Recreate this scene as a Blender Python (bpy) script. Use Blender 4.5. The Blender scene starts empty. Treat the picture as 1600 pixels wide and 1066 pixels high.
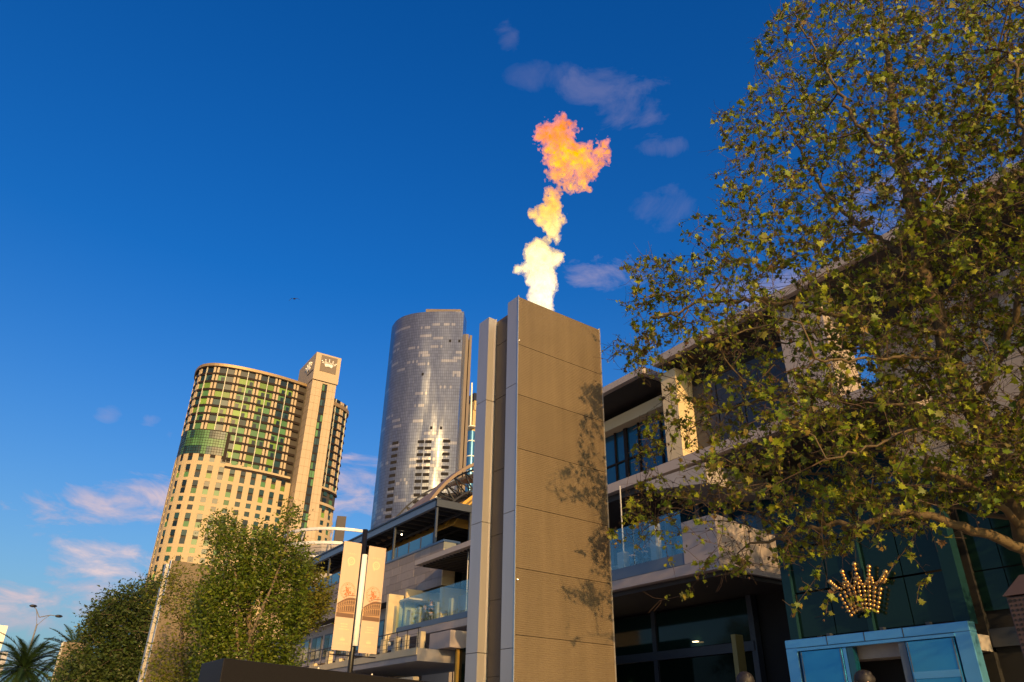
import bpy, bmesh, math, random
import numpy as np
from mathutils import Vector, Matrix
random.seed(7)
S = bpy.context.scene
COL = S.collection

# ---------------------------------------------------------------- camera
F, CX, CY = 1155.0, 800.0, 533.0            # focal length and centre in photo pixels (1600 wide)
EYE = Vector((0, 0, 1.6))
_up = Vector((37, 2132, -1155)).normalized()
_fw = Vector((0, 0, -1))
_fh = (_fw - _up * _fw.dot(_up)).normalized()
_rh = _fh.cross(_up)
_H = math.radians(33.0)
_Y = _fh * math.cos(_H) - _rh * math.sin(_H)
_X = _fh * math.sin(_H) + _rh * math.cos(_H)
ROT = Matrix((_X, _Y, _up))                 # camera -> world
cam_d = bpy.data.cameras.new('camera')
cam = bpy.data.objects.new('camera', cam_d)
COL.objects.link(cam)
cam.matrix_world = Matrix.Translation(EYE) @ ROT.to_4x4()
cam_d.sensor_fit = 'HORIZONTAL'; cam_d.sensor_width = 36.0; cam_d.lens = F / 1600 * 36.0
cam_d.clip_start = 0.05; cam_d.clip_end = 20000
S.camera = cam

def ray(px, py):
    return (ROT @ Vector((px - CX, -(py - CY), -F))).normalized()
def at_dist(px, py, D):                     # point of a sight line at horizontal distance D
    d = ray(px, py); return EYE + d * (D / math.hypot(d.x, d.y))
def at_y(px, py, Y):
    d = ray(px, py); return EYE + d * (Y / d.y)
def at_x(px, py, X):
    d = ray(px, py); return EYE + d * (X / d.x)
def project(p):
    c = ROT.transposed() @ (Vector(p) - EYE)
    return CX + F * c.x / -c.z, CY - F * c.y / -c.z

# ---------------------------------------------------------------- light, sky, exposure
SUN_HEADING, SUN_EL = math.radians(191.0), math.radians(13.0)
sdir = Vector((math.sin(SUN_HEADING) * math.cos(SUN_EL), math.cos(SUN_HEADING) * math.cos(SUN_EL), math.sin(SUN_EL)))
sun_d = bpy.data.lights.new('sun', 'SUN')
sun_d.energy = 4.6; sun_d.angle = math.radians(0.55); sun_d.color = (1.0, 0.60, 0.24)
sun = bpy.data.objects.new('sun', sun_d); COL.objects.link(sun)
sun.rotation_euler = (-sdir).to_track_quat('-Z', 'Y').to_euler()

S.view_settings.view_transform = 'Standard'; S.view_settings.look = 'None'
S.view_settings.exposure = 0.08; S.view_settings.gamma = 1.0
S.view_settings.use_curve_mapping = False

W = bpy.data.worlds.new("World"); S.world = W; W.use_nodes = True
nt = W.node_tree; nt.nodes.clear()
def N(t, **kw):
    n = nt.nodes.new(t)
    for k, v in kw.items(): setattr(n, k, v)
    return n
def lk(a, b): nt.links.new(a, b)
def wmath(op, a, b=None, clamp=False):
    n = N('ShaderNodeMath', operation=op, use_clamp=clamp)
    for i, v in enumerate((a, b)):
        if v is None: continue
        if isinstance(v, (int, float)): n.inputs[i].default_value = v
        else: lk(v, n.inputs[i])
    return n.outputs[0]
sky = N('ShaderNodeTexSky'); sky.sky_type = 'NISHITA'; sky.sun_disc = False
sky.sun_elevation = SUN_EL; sky.sun_rotation = SUN_HEADING
sky.altitude = 0; sky.air_density = 1.1; sky.dust_density = 4.5; sky.ozone_density = 3.0
hsv = N('ShaderNodeHueSaturation'); hsv.inputs['Saturation'].default_value = 1.45; hsv.inputs['Value'].default_value = 1.35; hsv.inputs['Hue'].default_value = .52
lk(sky.outputs[0], hsv.inputs['Color'])
geo = N('ShaderNodeNewGeometry')            # 'Incoming' of the world is minus the view direction
tc = N('ShaderNodeTexCoord')
DIRV = tc.outputs['Generated']
def vdot(vec):
    n = N('ShaderNodeVectorMath', operation='DOT_PRODUCT'); lk(DIRV, n.inputs[0]); n.inputs[1].default_value = vec
    return n.outputs['Value']
nz = N('ShaderNodeTexNoise'); nz.inputs['Scale'].default_value = 11.0; nz.inputs['Detail'].default_value = 10.0; nz.inputs['Roughness'].default_value = 0.62; nz.inputs['Distortion'].default_value = 0.5
mp = N('ShaderNodeMapping'); mp.inputs['Scale'].default_value = (1, 1, 2.1); lk(DIRV, mp.inputs[0]); lk(mp.outputs[0], nz.inputs['Vector'])
NOISE = nz.outputs['Fac']
# the evening's few clouds: (photo pixel, half width, half height in px, opacity, whiteness)
CLOUDS = [(190, 790, 100, 34, .9, .6), (225, 875, 85, 44, .95, .95), (100, 932, 170, 30, .9, .55), (60, 962, 140, 22, .7, .4), (150, 968, 110, 26, .7, .4),
          (565, 775, 70, 62, .85, .6), (210, 915, 90, 20, .6, .45),
          (945, 420, 62, 26, .50, .25), (950, 138, 78, 28, .20, .15), (985, 190, 60, 50, .2, .12), (1035, 330, 50, 32, .13, .2), (850, 118, 40, 22, .10, .1),
          (1010, 228, 60, 16, .2, .12), (795, 52, 20, 22, .15, .1), (168, 648, 16, 12, .3, .3), (236, 660, 14, 10, .3, .3), (268, 676, 12, 10, .3, .3),
          (1480, 330, 160, 80, .45, .4), (1250, 470, 120, 60, .45, .4)]
acc_a, acc_w = None, None
for (px, py, rx, ry, op_, wh) in CLOUDS:
    c = ray(px, py); t1 = (ray(px + 20, py) - c); t1 = (t1 - c * t1.dot(c)).normalized(); t2 = c.cross(t1).normalized()
    sx, sy = 1155.0 / rx, 1155.0 / ry
    k = c.dot(ROT @ Vector((0, 0, -1)))     # image plane stretch at that angle
    sx *= 1 / k / k if False else 1.0
    u = wmath('MULTIPLY', vdot(t1), sx); v = wmath('MULTIPLY', vdot(t2), sy)
    r2 = wmath('ADD', wmath('MULTIPLY', u, u), wmath('MULTIPLY', v, v))
    front = wmath('GREATER_THAN', vdot(c), 0.3)
    m = wmath('SUBTRACT', 0.40, wmath('MULTIPLY', r2, .55))
    m = wmath('ADD', m, wmath('MULTIPLY', wmath('SUBTRACT', NOISE, 0.48), 4.6))
    m = wmath('MULTIPLY', wmath('MULTIPLY', m, 1.0, clamp=True), front)
    m = wmath('MULTIPLY', wmath('SMOOTH_MIN', m, 1.0), op_)
    acc_a = m if acc_a is None else wmath('MAXIMUM', acc_a, m)
    w2 = wmath('MULTIPLY', m, wh); acc_w = w2 if acc_w is None else wmath('MAXIMUM', acc_w, w2)
# thin bank of cloud low round the rest of the horizon
sep = N('ShaderNodeSeparateXYZ'); lk(DIRV, sep.inputs[0])
nz2 = N('ShaderNodeTexNoise'); nz2.inputs['Scale'].default_value = 4.0; nz2.inputs['Detail'].default_value = 6.0
mp2 = N('ShaderNodeMapping'); mp2.inputs['Scale'].default_value = (1, 1, 5); lk(DIRV, mp2.inputs[0]); lk(mp2.outputs[0], nz2.inputs['Vector'])
lowm = wmath('MULTIPLY', wmath('SUBTRACT', 0.11, sep.outputs[2]), 9.0, clamp=True)
bank = wmath('MULTIPLY', wmath('MULTIPLY', wmath('SUBTRACT', nz2.outputs['Fac'], 0.5), 5.0, clamp=True), lowm)
bank = wmath('MULTIPLY', bank, 0.7)
acc_a = wmath('MAXIMUM', acc_a, bank); acc_w = wmath('MAXIMUM', acc_w, wmath('MULTIPLY', bank, 0.5))
ccol = N('ShaderNodeMix', data_type='RGBA'); lk(acc_w, ccol.inputs['Factor'])
CLOUD_DARK, CLOUD_LIT = (3.3, 2.7, 3.5, 1), (7.2, 5.2, 4.5, 1)
ccol.inputs[6].default_value = CLOUD_DARK; ccol.inputs[7].default_value = CLOUD_LIT
mixc = N('ShaderNodeMix', data_type='RGBA'); lk(acc_a, mixc.inputs['Factor'])
hz = N('ShaderNodeMix', data_type='RGBA')           # air paling evenly towards the whole horizon
zz = wmath('MULTIPLY', wmath('MAXIMUM', sep.outputs[2], 0.0), -1 / .22)
lk(wmath('MULTIPLY', wmath('EXPONENT', zz), .50), hz.inputs['Factor']); lk(hsv.outputs[0], hz.inputs[6]); hz.inputs[7].default_value = (1.5, 3.6, 5.8, 1)
lk(hz.outputs[2], mixc.inputs[6]); lk(ccol.outputs[2], mixc.inputs[7])
bg = N('ShaderNodeBackground'); bg.inputs['Strength'].default_value = 0.14
lk(mixc.outputs[2], bg.inputs['Color'])
wo = N('ShaderNodeOutputWorld'); lk(bg.outputs[0], wo.inputs['Surface'])
W.cycles.sampling_method = 'MANUAL'; W.cycles.sample_map_resolution = 512
S.cycles.max_bounces = 6; S.cycles.transparent_max_bounces = 24; S.cycles.sample_clamp_indirect = 6.0

# ---------------------------------------------------------------- materials
def mat(name, col, rough=.6, metal=0.0, spec=.5, var=0.0, vscale=2.0, bump=0.0, bscale=20.0, stretch=(1, 1, 1), isl=0.0, dirt=0.0, objvar=0.0,
        emit=None, estr=0.0, transl=None, coat=0.0):
    m = bpy.data.materials.new(name); m.use_nodes = True
    n = m.node_tree.nodes; l = m.node_tree.links
    b = n['Principled BSDF']
    b.inputs['Roughness'].default_value = rough; b.inputs['Metallic'].default_value = metal
    b.inputs['Specular IOR Level'].default_value = spec; b.inputs['Coat Weight'].default_value = coat
    b.inputs['Base Color'].default_value = (*col, 1)
    cur = None
    tcn = n.new('ShaderNodeTexCoord'); mpn = n.new('ShaderNodeMapping'); mpn.inputs['Scale'].default_value = stretch
    l.new(tcn.outputs['Object'], mpn.inputs[0])
    def mulfac(fac_out, lo, hi):
        nonlocal cur
        mr = n.new('ShaderNodeMapRange'); l.new(fac_out, mr.inputs[0]); mr.inputs[3].default_value = lo; mr.inputs[4].default_value = hi
        mx = n.new('ShaderNodeMix'); mx.data_type = 'RGBA'; mx.blend_type = 'MULTIPLY'; mx.inputs[0].default_value = 1
        if cur is None: mx.inputs[6].default_value = (*col, 1)
        else: l.new(cur, mx.inputs[6])
        l.new(mr.outputs[0], mx.inputs[7]); cur = mx.outputs[2]
    if var:
        t = n.new('ShaderNodeTexNoise'); t.inputs['Scale'].default_value = vscale; t.inputs['Detail'].default_value = 8; t.inputs['Roughness'].default_value = .65
        l.new(mpn.outputs[0], t.inputs['Vector']); mulfac(t.outputs['Fac'], 1 - 1.6 * var, 1 + 1.6 * var)
    if dirt:
        t = n.new('ShaderNodeTexNoise'); t.inputs['Scale'].default_value = 1.0; t.inputs['Detail'].default_value = 5
        mp3 = n.new('ShaderNodeMapping'); mp3.inputs['Scale'].default_value = (5, 5, .35); l.new(tcn.outputs['Object'], mp3.inputs[0]); l.new(mp3.outputs[0], t.inputs['Vector'])
        mulfac(t.outputs['Fac'], 1 - 1.5 * dirt, 1 + .7 * dirt)
    if isl:
        g = n.new('ShaderNodeNewGeometry'); mulfac(g.outputs['Random Per Island'], 1 - isl, 1 + isl)
    if objvar:
        g = n.new('ShaderNodeObjectInfo'); mulfac(g.outputs['Random'], 1 - objvar, 1 + objvar)
    if cur is not None: l.new(cur, b.inputs['Base Color'])
    if bump:
        t = n.new('ShaderNodeTexNoise'); t.inputs['Scale'].default_value = bscale; t.inputs['Detail'].default_value = 6
        l.new(mpn.outputs[0], t.inputs['Vector'])
        bp = n.new('ShaderNodeBump'); bp.inputs['Strength'].default_value = bump; bp.inputs['Distance'].default_value = .02
        l.new(t.outputs['Fac'], bp.inputs['Height']); l.new(bp.outputs[0], b.inputs['Normal'])
    if emit: b.inputs['Emission Color'].default_value = (*emit, 1); b.inputs['Emission Strength'].default_value = estr
    if transl:
        tr = n.new('ShaderNodeBsdfTranslucent'); mx = n.new('ShaderNodeMixShader'); mx.inputs[0].default_value = transl
        if cur is not None: l.new(cur, tr.inputs[0])
        else: tr.inputs[0].default_value = (*col, 1)
        l.new(b.outputs[0], mx.inputs[1]); l.new(tr.outputs[0], mx.inputs[2]); l.new(mx.outputs[0], n['Material Output'].inputs['Surface'])
    return m
def glass_mat(name, tint, gloss_rough=.02, opac=.25):
    """thin clear sheet: mostly see-through, reflecting more at grazing angles"""
    m = bpy.data.materials.new(name); m.use_nodes = True
    n = m.node_tree.nodes; l = m.node_tree.links; n.remove(n['Principled BSDF'])
    t = n.new('ShaderNodeBsdfTransparent'); t.inputs[0].default_value = (*tint, 1)
    g = n.new('ShaderNodeBsdfGlossy'); g.inputs['Roughness'].default_value = gloss_rough; g.inputs[0].default_value = (1, 1, 1, 1)
    fr = n.new('ShaderNodeFresnel'); fr.inputs[0].default_value = 1.55
    ad = n.new('ShaderNodeMath'); ad.operation = 'MULTIPLY_ADD'; ad.use_clamp = True; l.new(fr.outputs[0], ad.inputs[0]); ad.inputs[1].default_value = .28; ad.inputs[2].default_value = opac
    mx = n.new('ShaderNodeMixShader'); l.new(ad.outputs[0], mx.inputs[0]); l.new(t.outputs[0], mx.inputs[1]); l.new(g.outputs[0], mx.inputs[2])
    l.new(mx.outputs[0], n['Material Output'].inputs['Surface'])
    return m

# ---------------------------------------------------------------- mesh building helpers
BASE = {}
class MB:
    def __init__(s): s.v = []; s.f = []; s.uv = None
    def poly(s, pts):
        b = len(s.v); s.v += [Vector(p) for p in pts]; s.f.append(tuple(range(b, b + len(pts)))); return s
    def hexa(s, p):                          # 8 corners: bottom ring of four, then top ring
        b = len(s.v); s.v += [Vector(q) for q in p]
        for f in ((3, 2, 1, 0), (4, 5, 6, 7), (0, 1, 5, 4), (1, 2, 6, 5), (2, 3, 7, 6), (3, 0, 4, 7)): s.f.append(tuple(b + i for i in f))
        return s
    def box(s, x0, x1, y0, y1, z0, z1):
        x0, x1 = sorted((x0, x1)); y0, y1 = sorted((y0, y1)); z0, z1 = sorted((z0, z1))
        return s.hexa([(x0, y0, z0), (x1, y0, z0), (x1, y1, z0), (x0, y1, z0), (x0, y0, z1), (x1, y0, z1), (x1, y1, z1), (x0, y1, z1)])
    def obox(s, o, u, v, w):                 # corner o and three edge vectors
        o, u, v, w = map(Vector, (o, u, v, w))
        return s.hexa([o, o + u, o + u + v, o + v, o + w, o + u + w, o + u + v + w, o + v + w])
    def prism(s, ring, z0, z1):
        b = len(s.v); n = len(ring)
        s.v += [Vector((x, y, z0)) for x, y in ring] + [Vector((x, y, z1)) for x, y in ring]
        s.f.append(tuple(b + i for i in reversed(range(n)))); s.f.append(tuple(b + n + i for i in range(n)))
        for i in range(n): j = (i + 1) % n; s.f.append((b + i, b + j, b + n + j, b + n + i))
        return s
    def tube(s, pts, rad, n=6, cap=True):
        pts = [Vector(p) for p in pts]; rad = rad if isinstance(rad, (list, tuple)) else [rad] * len(pts)
        b = len(s.v); prev = None
        for i, p in enumerate(pts):
            t = (pts[min(i + 1, len(pts) - 1)] - pts[max(i - 1, 0)])
            t = t.normalized() if t.length > 1e-9 else Vector((0, 0, 1))
            if prev is None: a = t.orthogonal().normalized()
            else:
                a = prev - t * prev.dot(t); a = a.normalized() if a.length > 1e-6 else t.orthogonal().normalized()
            prev = a; c = t.cross(a)
            for k in range(n):
                an = 2 * math.pi * k / n; s.v.append(p + (a * math.cos(an) + c * math.sin(an)) * rad[i])
        for i in range(len(pts) - 1):
            for k in range(n):
                k2 = (k + 1) % n; s.f.append((b + i * n + k, b + i * n + k2, b + (i + 1) * n + k2, b + (i + 1) * n + k))
        if cap:
            s.f.append(tuple(b + k for k in reversed(range(n)))); e = b + (len(pts) - 1) * n; s.f.append(tuple(e + k for k in range(n)))
        return s
    def ball(s, c, r, nu=8, nv=5, sq=(1, 1, 1)):
        c = Vector(c); b = len(s.v)
        s.v.append(c + Vector((0, 0, r * sq[2])))
        for i in range(1, nv):
            th = math.pi * i / nv
            for k in range(nu):
                ph = 2 * math.pi * k / nu
                s.v.append(c + Vector((r * math.sin(th) * math.cos(ph) * sq[0], r * math.sin(th) * math.sin(ph) * sq[1], r * math.cos(th) * sq[2])))
        s.v.append(c - Vector((0, 0, r * sq[2]))); e = len(s.v) - 1
        for k in range(nu): s.f.append((b, b + 1 + k, b + 1 + (k + 1) % nu))
        for i in range(nv - 2):
            for k in range(nu):
                k2 = (k + 1) % nu; o = b + 1 + i * nu; s.f.append((o + k, o + nu + k, o + nu + k2, o + k2))
        o = b + 1 + (nv - 2) * nu
        for k in range(nu): s.f.append((o + k, e, o + (k + 1) % nu))
        return s
    def build(s, name, material, parent=None, smooth=False, bevel=0.0, stuff=False, label=None, cat=None, group=None, kind=None, loc=None):
        base = BASE[parent.name] if parent is not None else (Vector(loc) if loc is not None else Vector((0, 0, 0)))
        me = bpy.data.meshes.new(name); me.from_pydata([tuple(p - base) for p in s.v], [], s.f)
        if material is not None: me.materials.append(material)
        if smooth: me.polygons.foreach_set('use_smooth', [True] * len(me.polygons))
        o = bpy.data.objects.new(name, me); COL.objects.link(o)
        if parent is not None: o.parent = parent
        else: o.location = base
        BASE[o.name] = base
        if bevel:
            md = o.modifiers.new('bevel', 'BEVEL'); md.width = bevel; md.segments = 2; md.limit_method = 'ANGLE'
        if stuff: o['kind'] = 'stuff'
        if kind: o['kind'] = kind
        if label: o['label'] = label
        if cat: o['category'] = cat
        if group: o['group'] = group
        return o
def thing(name, label, cat, loc=(0, 0, 0), group=None, kind='thing'):
    o = bpy.data.objects.new(name, None); COL.objects.link(o); o.location = loc; o.empty_display_size = .2
    o['label'] = label; o['category'] = cat; o['kind'] = kind
    if group: o['group'] = group
    BASE[o.name] = Vector(loc); return o
def copy_thing(root, loc, label=None):
    r = root.copy(); COL.objects.link(r); r.location = loc; BASE[r.name] = Vector(loc)
    if label: r['label'] = label
    for ch in [c for c in bpy.data.objects if c.parent == root]:
        c = ch.copy(); COL.objects.link(c); c.parent = r; BASE[c.name] = Vector(loc)
        for g in [q for q in bpy.data.objects if q.parent == ch]:
            d = g.copy(); COL.objects.link(d); d.parent = c; BASE[d.name] = Vector(loc)
    return r

MT = dict(
    ground=mat('paving', (.42, .36, .29), .8, var=.12, vscale=1.5),
    brown=mat('bronze_ribbed_cladding', (.17, .128, .078), .55, metal=.2, var=.12, vscale=.8, dirt=.20, objvar=.08),
    brown_dark=mat('bronze_dark_cladding', (.07, .05, .035), .55, var=.1, vscale=2),
    steel=mat('brushed_steel', (.46, .43, .40), .42, metal=.6, var=.06, vscale=2, dirt=.07, stretch=(1, 1, .3)),
    steel_edge=mat('steel_edge', (.75, .72, .68), .3, metal=.8),
    granite=mat('dark_granite', (.013, .012, .0125), .6, spec=.2, var=.35, vscale=60, bump=.1, bscale=80),
    limestone=mat('limestone', (.45, .345, .20), .75, var=.07, vscale=.15, dirt=.05),
    joint=mat('wall_recess', (.05, .042, .035), .8),
    corestone=mat('core_stone', (.45, .345, .22), .75, var=.06, vscale=.2),
    bronze=mat('bronze_frame', (.022, .014, .010), .7, spec=.2),
    goldrim=mat('gold_rim', (.30, .20, .09), .45, metal=.3),
    signpanel=mat('sign_panel', (.16, .12, .085), .6),
    emblem=mat('pale_emblem', (.92, .88, .76), .4),
    whitefin=mat('pale_fin', (.55, .50, .38), .5),
    concrete=mat('pale_concrete', (.40, .345, .315), .8, var=.07, vscale=1.2, dirt=.06, bump=.06, bscale=30),
    concrete2=mat('grey_concrete', (.36, .33, .31), .8, var=.10, vscale=1.0, dirt=.08),
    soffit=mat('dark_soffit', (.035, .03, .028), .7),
    yellow=mat('cream_render', (.62, .50, .30), .8, var=.06, vscale=1.5),
    tile=mat('stone_cladding_tile', (.27, .225, .195), .7, var=.12, vscale=3, objvar=.16),
    darksteel=mat('dark_steel', (.035, .042, .055), .45, var=.1, vscale=3),
    bluesteel=mat('blue_grey_steel', (.10, .14, .20), .4, var=.05, vscale=2),
    black=mat('black_metal', (.010, .009, .009), .4),
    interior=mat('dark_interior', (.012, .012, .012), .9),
    glassdark=mat('dark_teal_glass', (.006, .022, .018), .06, spec=.28),
    glassblue=mat('blue_glass', (.005, .06, .11), .08, spec=.8),
    glassinky=mat('inky_glass', (.003, .008, .006), .05, spec=.10),
    skyblue=mat('sky_blue_portal_panel', (.035, .28, .55), .2, metal=.55, var=.08, vscale=.7),  # blue base colour carries the sky mirrored in the portal glass
    bluelight=mat('pale_blue_frame', (.13, .42, .70), .28, metal=.55, var=.06, vscale=2),
    clear=glass_mat('clear_balustrade_glass', (.86, .93, .93), opac=.0),
    bluerail=mat('balustrade_blue_glass', (.05, .16, .26), .08, spec=.9),
    rod=mat('white_rod', (.45, .45, .45), .4),
    dome=mat('gold_roof_lining', (.50, .30, .05), .5, var=.05, vscale=1),
    vault=mat('brown_vault_panel', (.23, .16, .10), .55, var=.08, vscale=.8),
    ivory=mat('ivory_lamp_tube', (.85, .78, .60), .35),
)
# ================================================================ SETTING
MB().box(-6000, 6000, -6000, 6000, -0.3, 0).build('ground', MT['ground'], kind='structure')
MB().box(5.2, 18.6, -20, 160, .02, .5).build('raised_pavement', MT['ground'], kind='structure')

# ================================================================ FLAME TOWERS (bronze clad, steel blades)
PU, PV = Vector((.9983, .0576, 0)), Vector((-.0576, .9983, 0))
def flame_tower(origin, label, first):
    O = Vector((*origin, 0)); Z = Vector((0, 0, 1))
    root = thing('flame_tower', label, 'tower', O, group='bronze and steel flame towers along the promenade')
    P = lambda u, v, z: O + PU * u + PV * v + Z * z
    Wd, Dp, H, z0 = 2.345, 1.46, 10.0, .5
    def bx(u0, u1, v0, v1, a, b): return MB().obox(P(u0, v0, a), PU * (u1 - u0), PV * (v1 - v0), Z * (b - a))
    bx(.22, Wd - .02, .012, Dp, z0, H - .06).build('core', MT['brown_dark'], root)
    zs = [H, 8.85, 7.715, 6.58, 5.46, 4.33, 3.21, 2.09, .97, z0]
    for i in range(len(zs) - 1):            # ribbed front panels
        t, b = zs[i] - (.005 if i else 0), zs[i + 1] + .005
        m = MB(); n = max(2, round((t - b) / .036)); rows = []
        for k in range(n):
            za, zb = b + (t - b) * k / n, b + (t - b) * (k + 1) / n
            rows += [(za, 0.0), (za + (zb - za) * .55, 0.0), (za + (zb - za) * .65, .0035), (za + (zb - za) * .9, .0035)]
        rows.append((t, 0.0))
        u0, u1 = .012, Wd - .012
        for k, (z, d) in enumerate(rows): m.v += [P(u0, -.012 + d, z), P(u1, -.012 + d, z)]
        for k in range(len(rows) - 1): m.f.append((2 * k, 2 * k + 1, 2 * k + 3, 2 * k + 2))
        e = len(m.v); m.v += [P(u0, .011, b), P(u1, .011, b), P(u1, .011, t), P(u0, .011, t)]
        m.f += [(e, 0, 2 * (len(rows) - 1), e + 3), (1, e + 1, e + 2, 2 * len(rows) - 1), (0, e, e + 1, 1), (2 * len(rows) - 2, 2 * len(rows) - 1, e + 2, e + 3)]
        m.build('ribbed_panel', MT['brown'], root)
    sz = [H + .035, 7.97, 5.37, 3.0, z0]
    for i in range(4):
        t, b = sz[i] - .006, sz[i + 1] + .006
        bx(0, .03, .0, .375, b, t).build('steel_blade_panel', MT['steel'], root)            # front blade
        bx(0, .17, 1.09, 1.465, b, t - (.03 if i == 0 else 0)).build('steel_blade_panel', MT['steel'], root)
        bx(.175, .205, 1.065, 1.40, b, t - (.03 if i == 0 else 0)).build('steel_fin', MT['steel_edge'], root)
    bx(-.012, .004, -.022, -.004, z0, H + .035).build('edge_trim', MT['steel_edge'], root)
    bx(Wd - .012, Wd + .012, -.022, .2, z0, H + .03).build('edge_trim', MT['steel_edge'], root)
    zj = [9.3, 8.0, 6.4, 5.1, 3.9, 2.6, 1.4]
    for t, b in zip([H - .06] + zj, zj + [z0]):
        bx(.205, .219, .376, 1.06, b + .006, t - .006).build('recess_panel', MT['brown_dark'], root)
    if first:
        for (u, z) in ((.02, 8.93), (.045, 4.12)): MB().ball(P(u, -.03, z), .018, 8, 5).build('bolt', MT['steel_edge'], root)
        bx(.75, 1.75, .35, 1.1, H - .3, H - .02).build('burner_grate', MT['black'], root)
    return root
flame_tower((7.46, 11.27), 'bronze ribbed flame tower in the middle with steel blades and a fireball above', True)
flame_tower((7.10, 44.6), 'bronze flame tower half hidden behind the leafy green trees, hotel above it', False)
flame_tower((6.5, 94.4), 'far small bronze flame tower just right of the dark palms', False)

# ================================================================ HOTEL TOWER (curved, limestone below, green glass above)
hotel = thing('hotel_tower', 'curved limestone and green glass hotel tower with pale crown emblem on its shaft', 'building', (60, 255, 0))
ctrl = [(45, 276), (37.5, 266), (35.2, 258.5), (35.4, 252), (37.4, 248.6), (40.4, 246.6), (45.4, 245.2), (51.8, 244.4), (60.9, 244.3), (70.4, 245.6), (78, 247.4), (84, 249.4), (88.4, 251.9), (91.2, 255.6), (91.5, 262), (88, 270), (78, 278)]
def catmull(p, n=10):
    out = []
    for i in range(len(p) - 1):
        p0, p1, p2, p3 = (Vector(p[max(i - 1, 0)]), Vector(p[i]), Vector(p[i + 1]), Vector(p[min(i + 2, len(p) - 1)]))
        for k in range(n):
            t = k / n; out.append(.5 * ((2 * p1) + (p2 - p0) * t + (2 * p0 - 5 * p1 + 4 * p2 - p3) * t * t + (3 * p1 - p0 - 3 * p2 + p3) * t ** 3))
    out.append(Vector(p[-1])); return out
curve = catmull(ctrl); arc = [0.0]
for a, b in zip(curve, curve[1:]): arc.append(arc[-1] + (b - a).length)
i50 = min(range(len(curve)), key=lambda i: abs(curve[i].x - 52.9) + (0 if curve[i].y < 250 else 99))
S0 = arc[i50] - 52.9                        # s runs like x along the front
def hp(s, out=0.0):
    a = min(max(s + S0, 0.01), arc[-1] - .01)
    i = max(k for k in range(len(arc) - 1) if arc[k] <= a); t = (a - arc[i]) / (arc[i + 1] - arc[i])
    p = curve[i].lerp(curve[i + 1], t)
    tg = (curve[min(i + 2, len(curve) - 1)] - curve[max(i - 1, 0)]).normalized(); n = Vector((tg.y, -tg.x))
    return p + n * out
SMIN, SMAX = -S0 + .05, arc[-1] - S0 - .05
def strip(m, s0, s1, z0, z1, out, back, step=1.5):          # curved slab following the facade
    k = max(1, math.ceil((s1 - s0) / step)); ss = [s0 + (s1 - s0) * i / k for i in range(k + 1)]
    for a, b in zip(ss, ss[1:]):
        p, q, r, t = hp(a, out), hp(b, out), hp(b, back), hp(a, back)
        m.hexa([(*p, z0), (*q, z0), (*r, z0), (*t, z0), (*p, z1), (*q, z1), (*r, z1), (*t, z1)])
    return m
def zlow(s): return 82.1 if s < 48.2 else (80.1 if s < 58 else 79.6)
HTOP = 113.6
body = [tuple(p) for p in [hp(SMIN + (SMAX - SMIN) * i / 90, -.55) for i in range(91)]]
MB().prism(body, 0, HTOP - .1).build('tower_body', MT['joint'], hotel)
greens = [mat('hotel_glass_lime', (.14, .24, .04), .4, spec=.3, objvar=.35), mat('hotel_glass_green', (.065, .16, .06), .4, spec=.3, objvar=.35),
          mat('hotel_glass_teal', (.018, .05, .055), .35, spec=.3, objvar=.4), mat('hotel_glass_inky', (.008, .018, .026), .35, spec=.3, objvar=.3)]
MT['blind'] = mat('hotel_blind', (.26, .30, .14), .5, objvar=.3)
rg = random.Random(3)
# lower part: limestone piers, windows between
cols = [38.3 + 3.46 * k for k in range(-6, 16)]
rows_d = [(79.75, 81.2)]
z = 78.5
pat = [4.25, 4.25, 1.55, 1.55]
zt = 78.5; i = 0
while zt > 24:
    h = pat[i % 4]; rows_d.append((zt - h, zt)); zt -= h + (1.0 if h > 2 else 1.1); i += 1
for k, s in enumerate(cols):                 # piers (window is 1.6 wide left of each pier)
    if s + 1.86 > 71.8 and s < 80.8: pass
    if 70 < s < 79: continue
    top = zlow(s) if s < 62 else (77.5 if s < 71 else 72)
    strip(MB(), s, s + 1.86, 20, top, 0.0, -.5).build('pier', MT['limestone'], hotel)
for (a, b), (c, d) in zip(rows_d, rows_d[1:]):
    for (s0, s1) in ((SMIN + 26, 70.8), (80.4, 93)): strip(MB(), s0, s1, d + .02, a - .02, -.02, -.5).build('spandrel_band', MT['limestone'], hotel)
for (a, b) in rows_d:
    for k, s in enumerate(cols):
        w0, w1 = s - 1.6, s
        if w0 > 71 and w1 < 80.5: continue
        if s > 92 or b < 40: continue
        p, q = hp(w0 + .01, -.14), hp(w1 - .01, -.14); r, t = hp(w1 - .01, -.5), hp(w0 + .01, -.5)
        def pane(z0, z1, mt, nm='window'):
            return MB().hexa([(*p, z0), (*q, z0), (*r, z0), (*t, z0), (*p, z1), (*q, z1), (*r, z1), (*t, z1)]).build(nm, mt, hotel)
        lit = rg.random()
        if b - a > 2:
            h = (b - a - .9) / 2
            pane(b - h, b, greens[rg.choice((2, 2, 3))]); pane(a, a + h, greens[rg.choice((0, 1, 1, 2, 3))])
        else: pane(a, b, greens[rg.choice((1, 2, 2, 3))])
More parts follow.
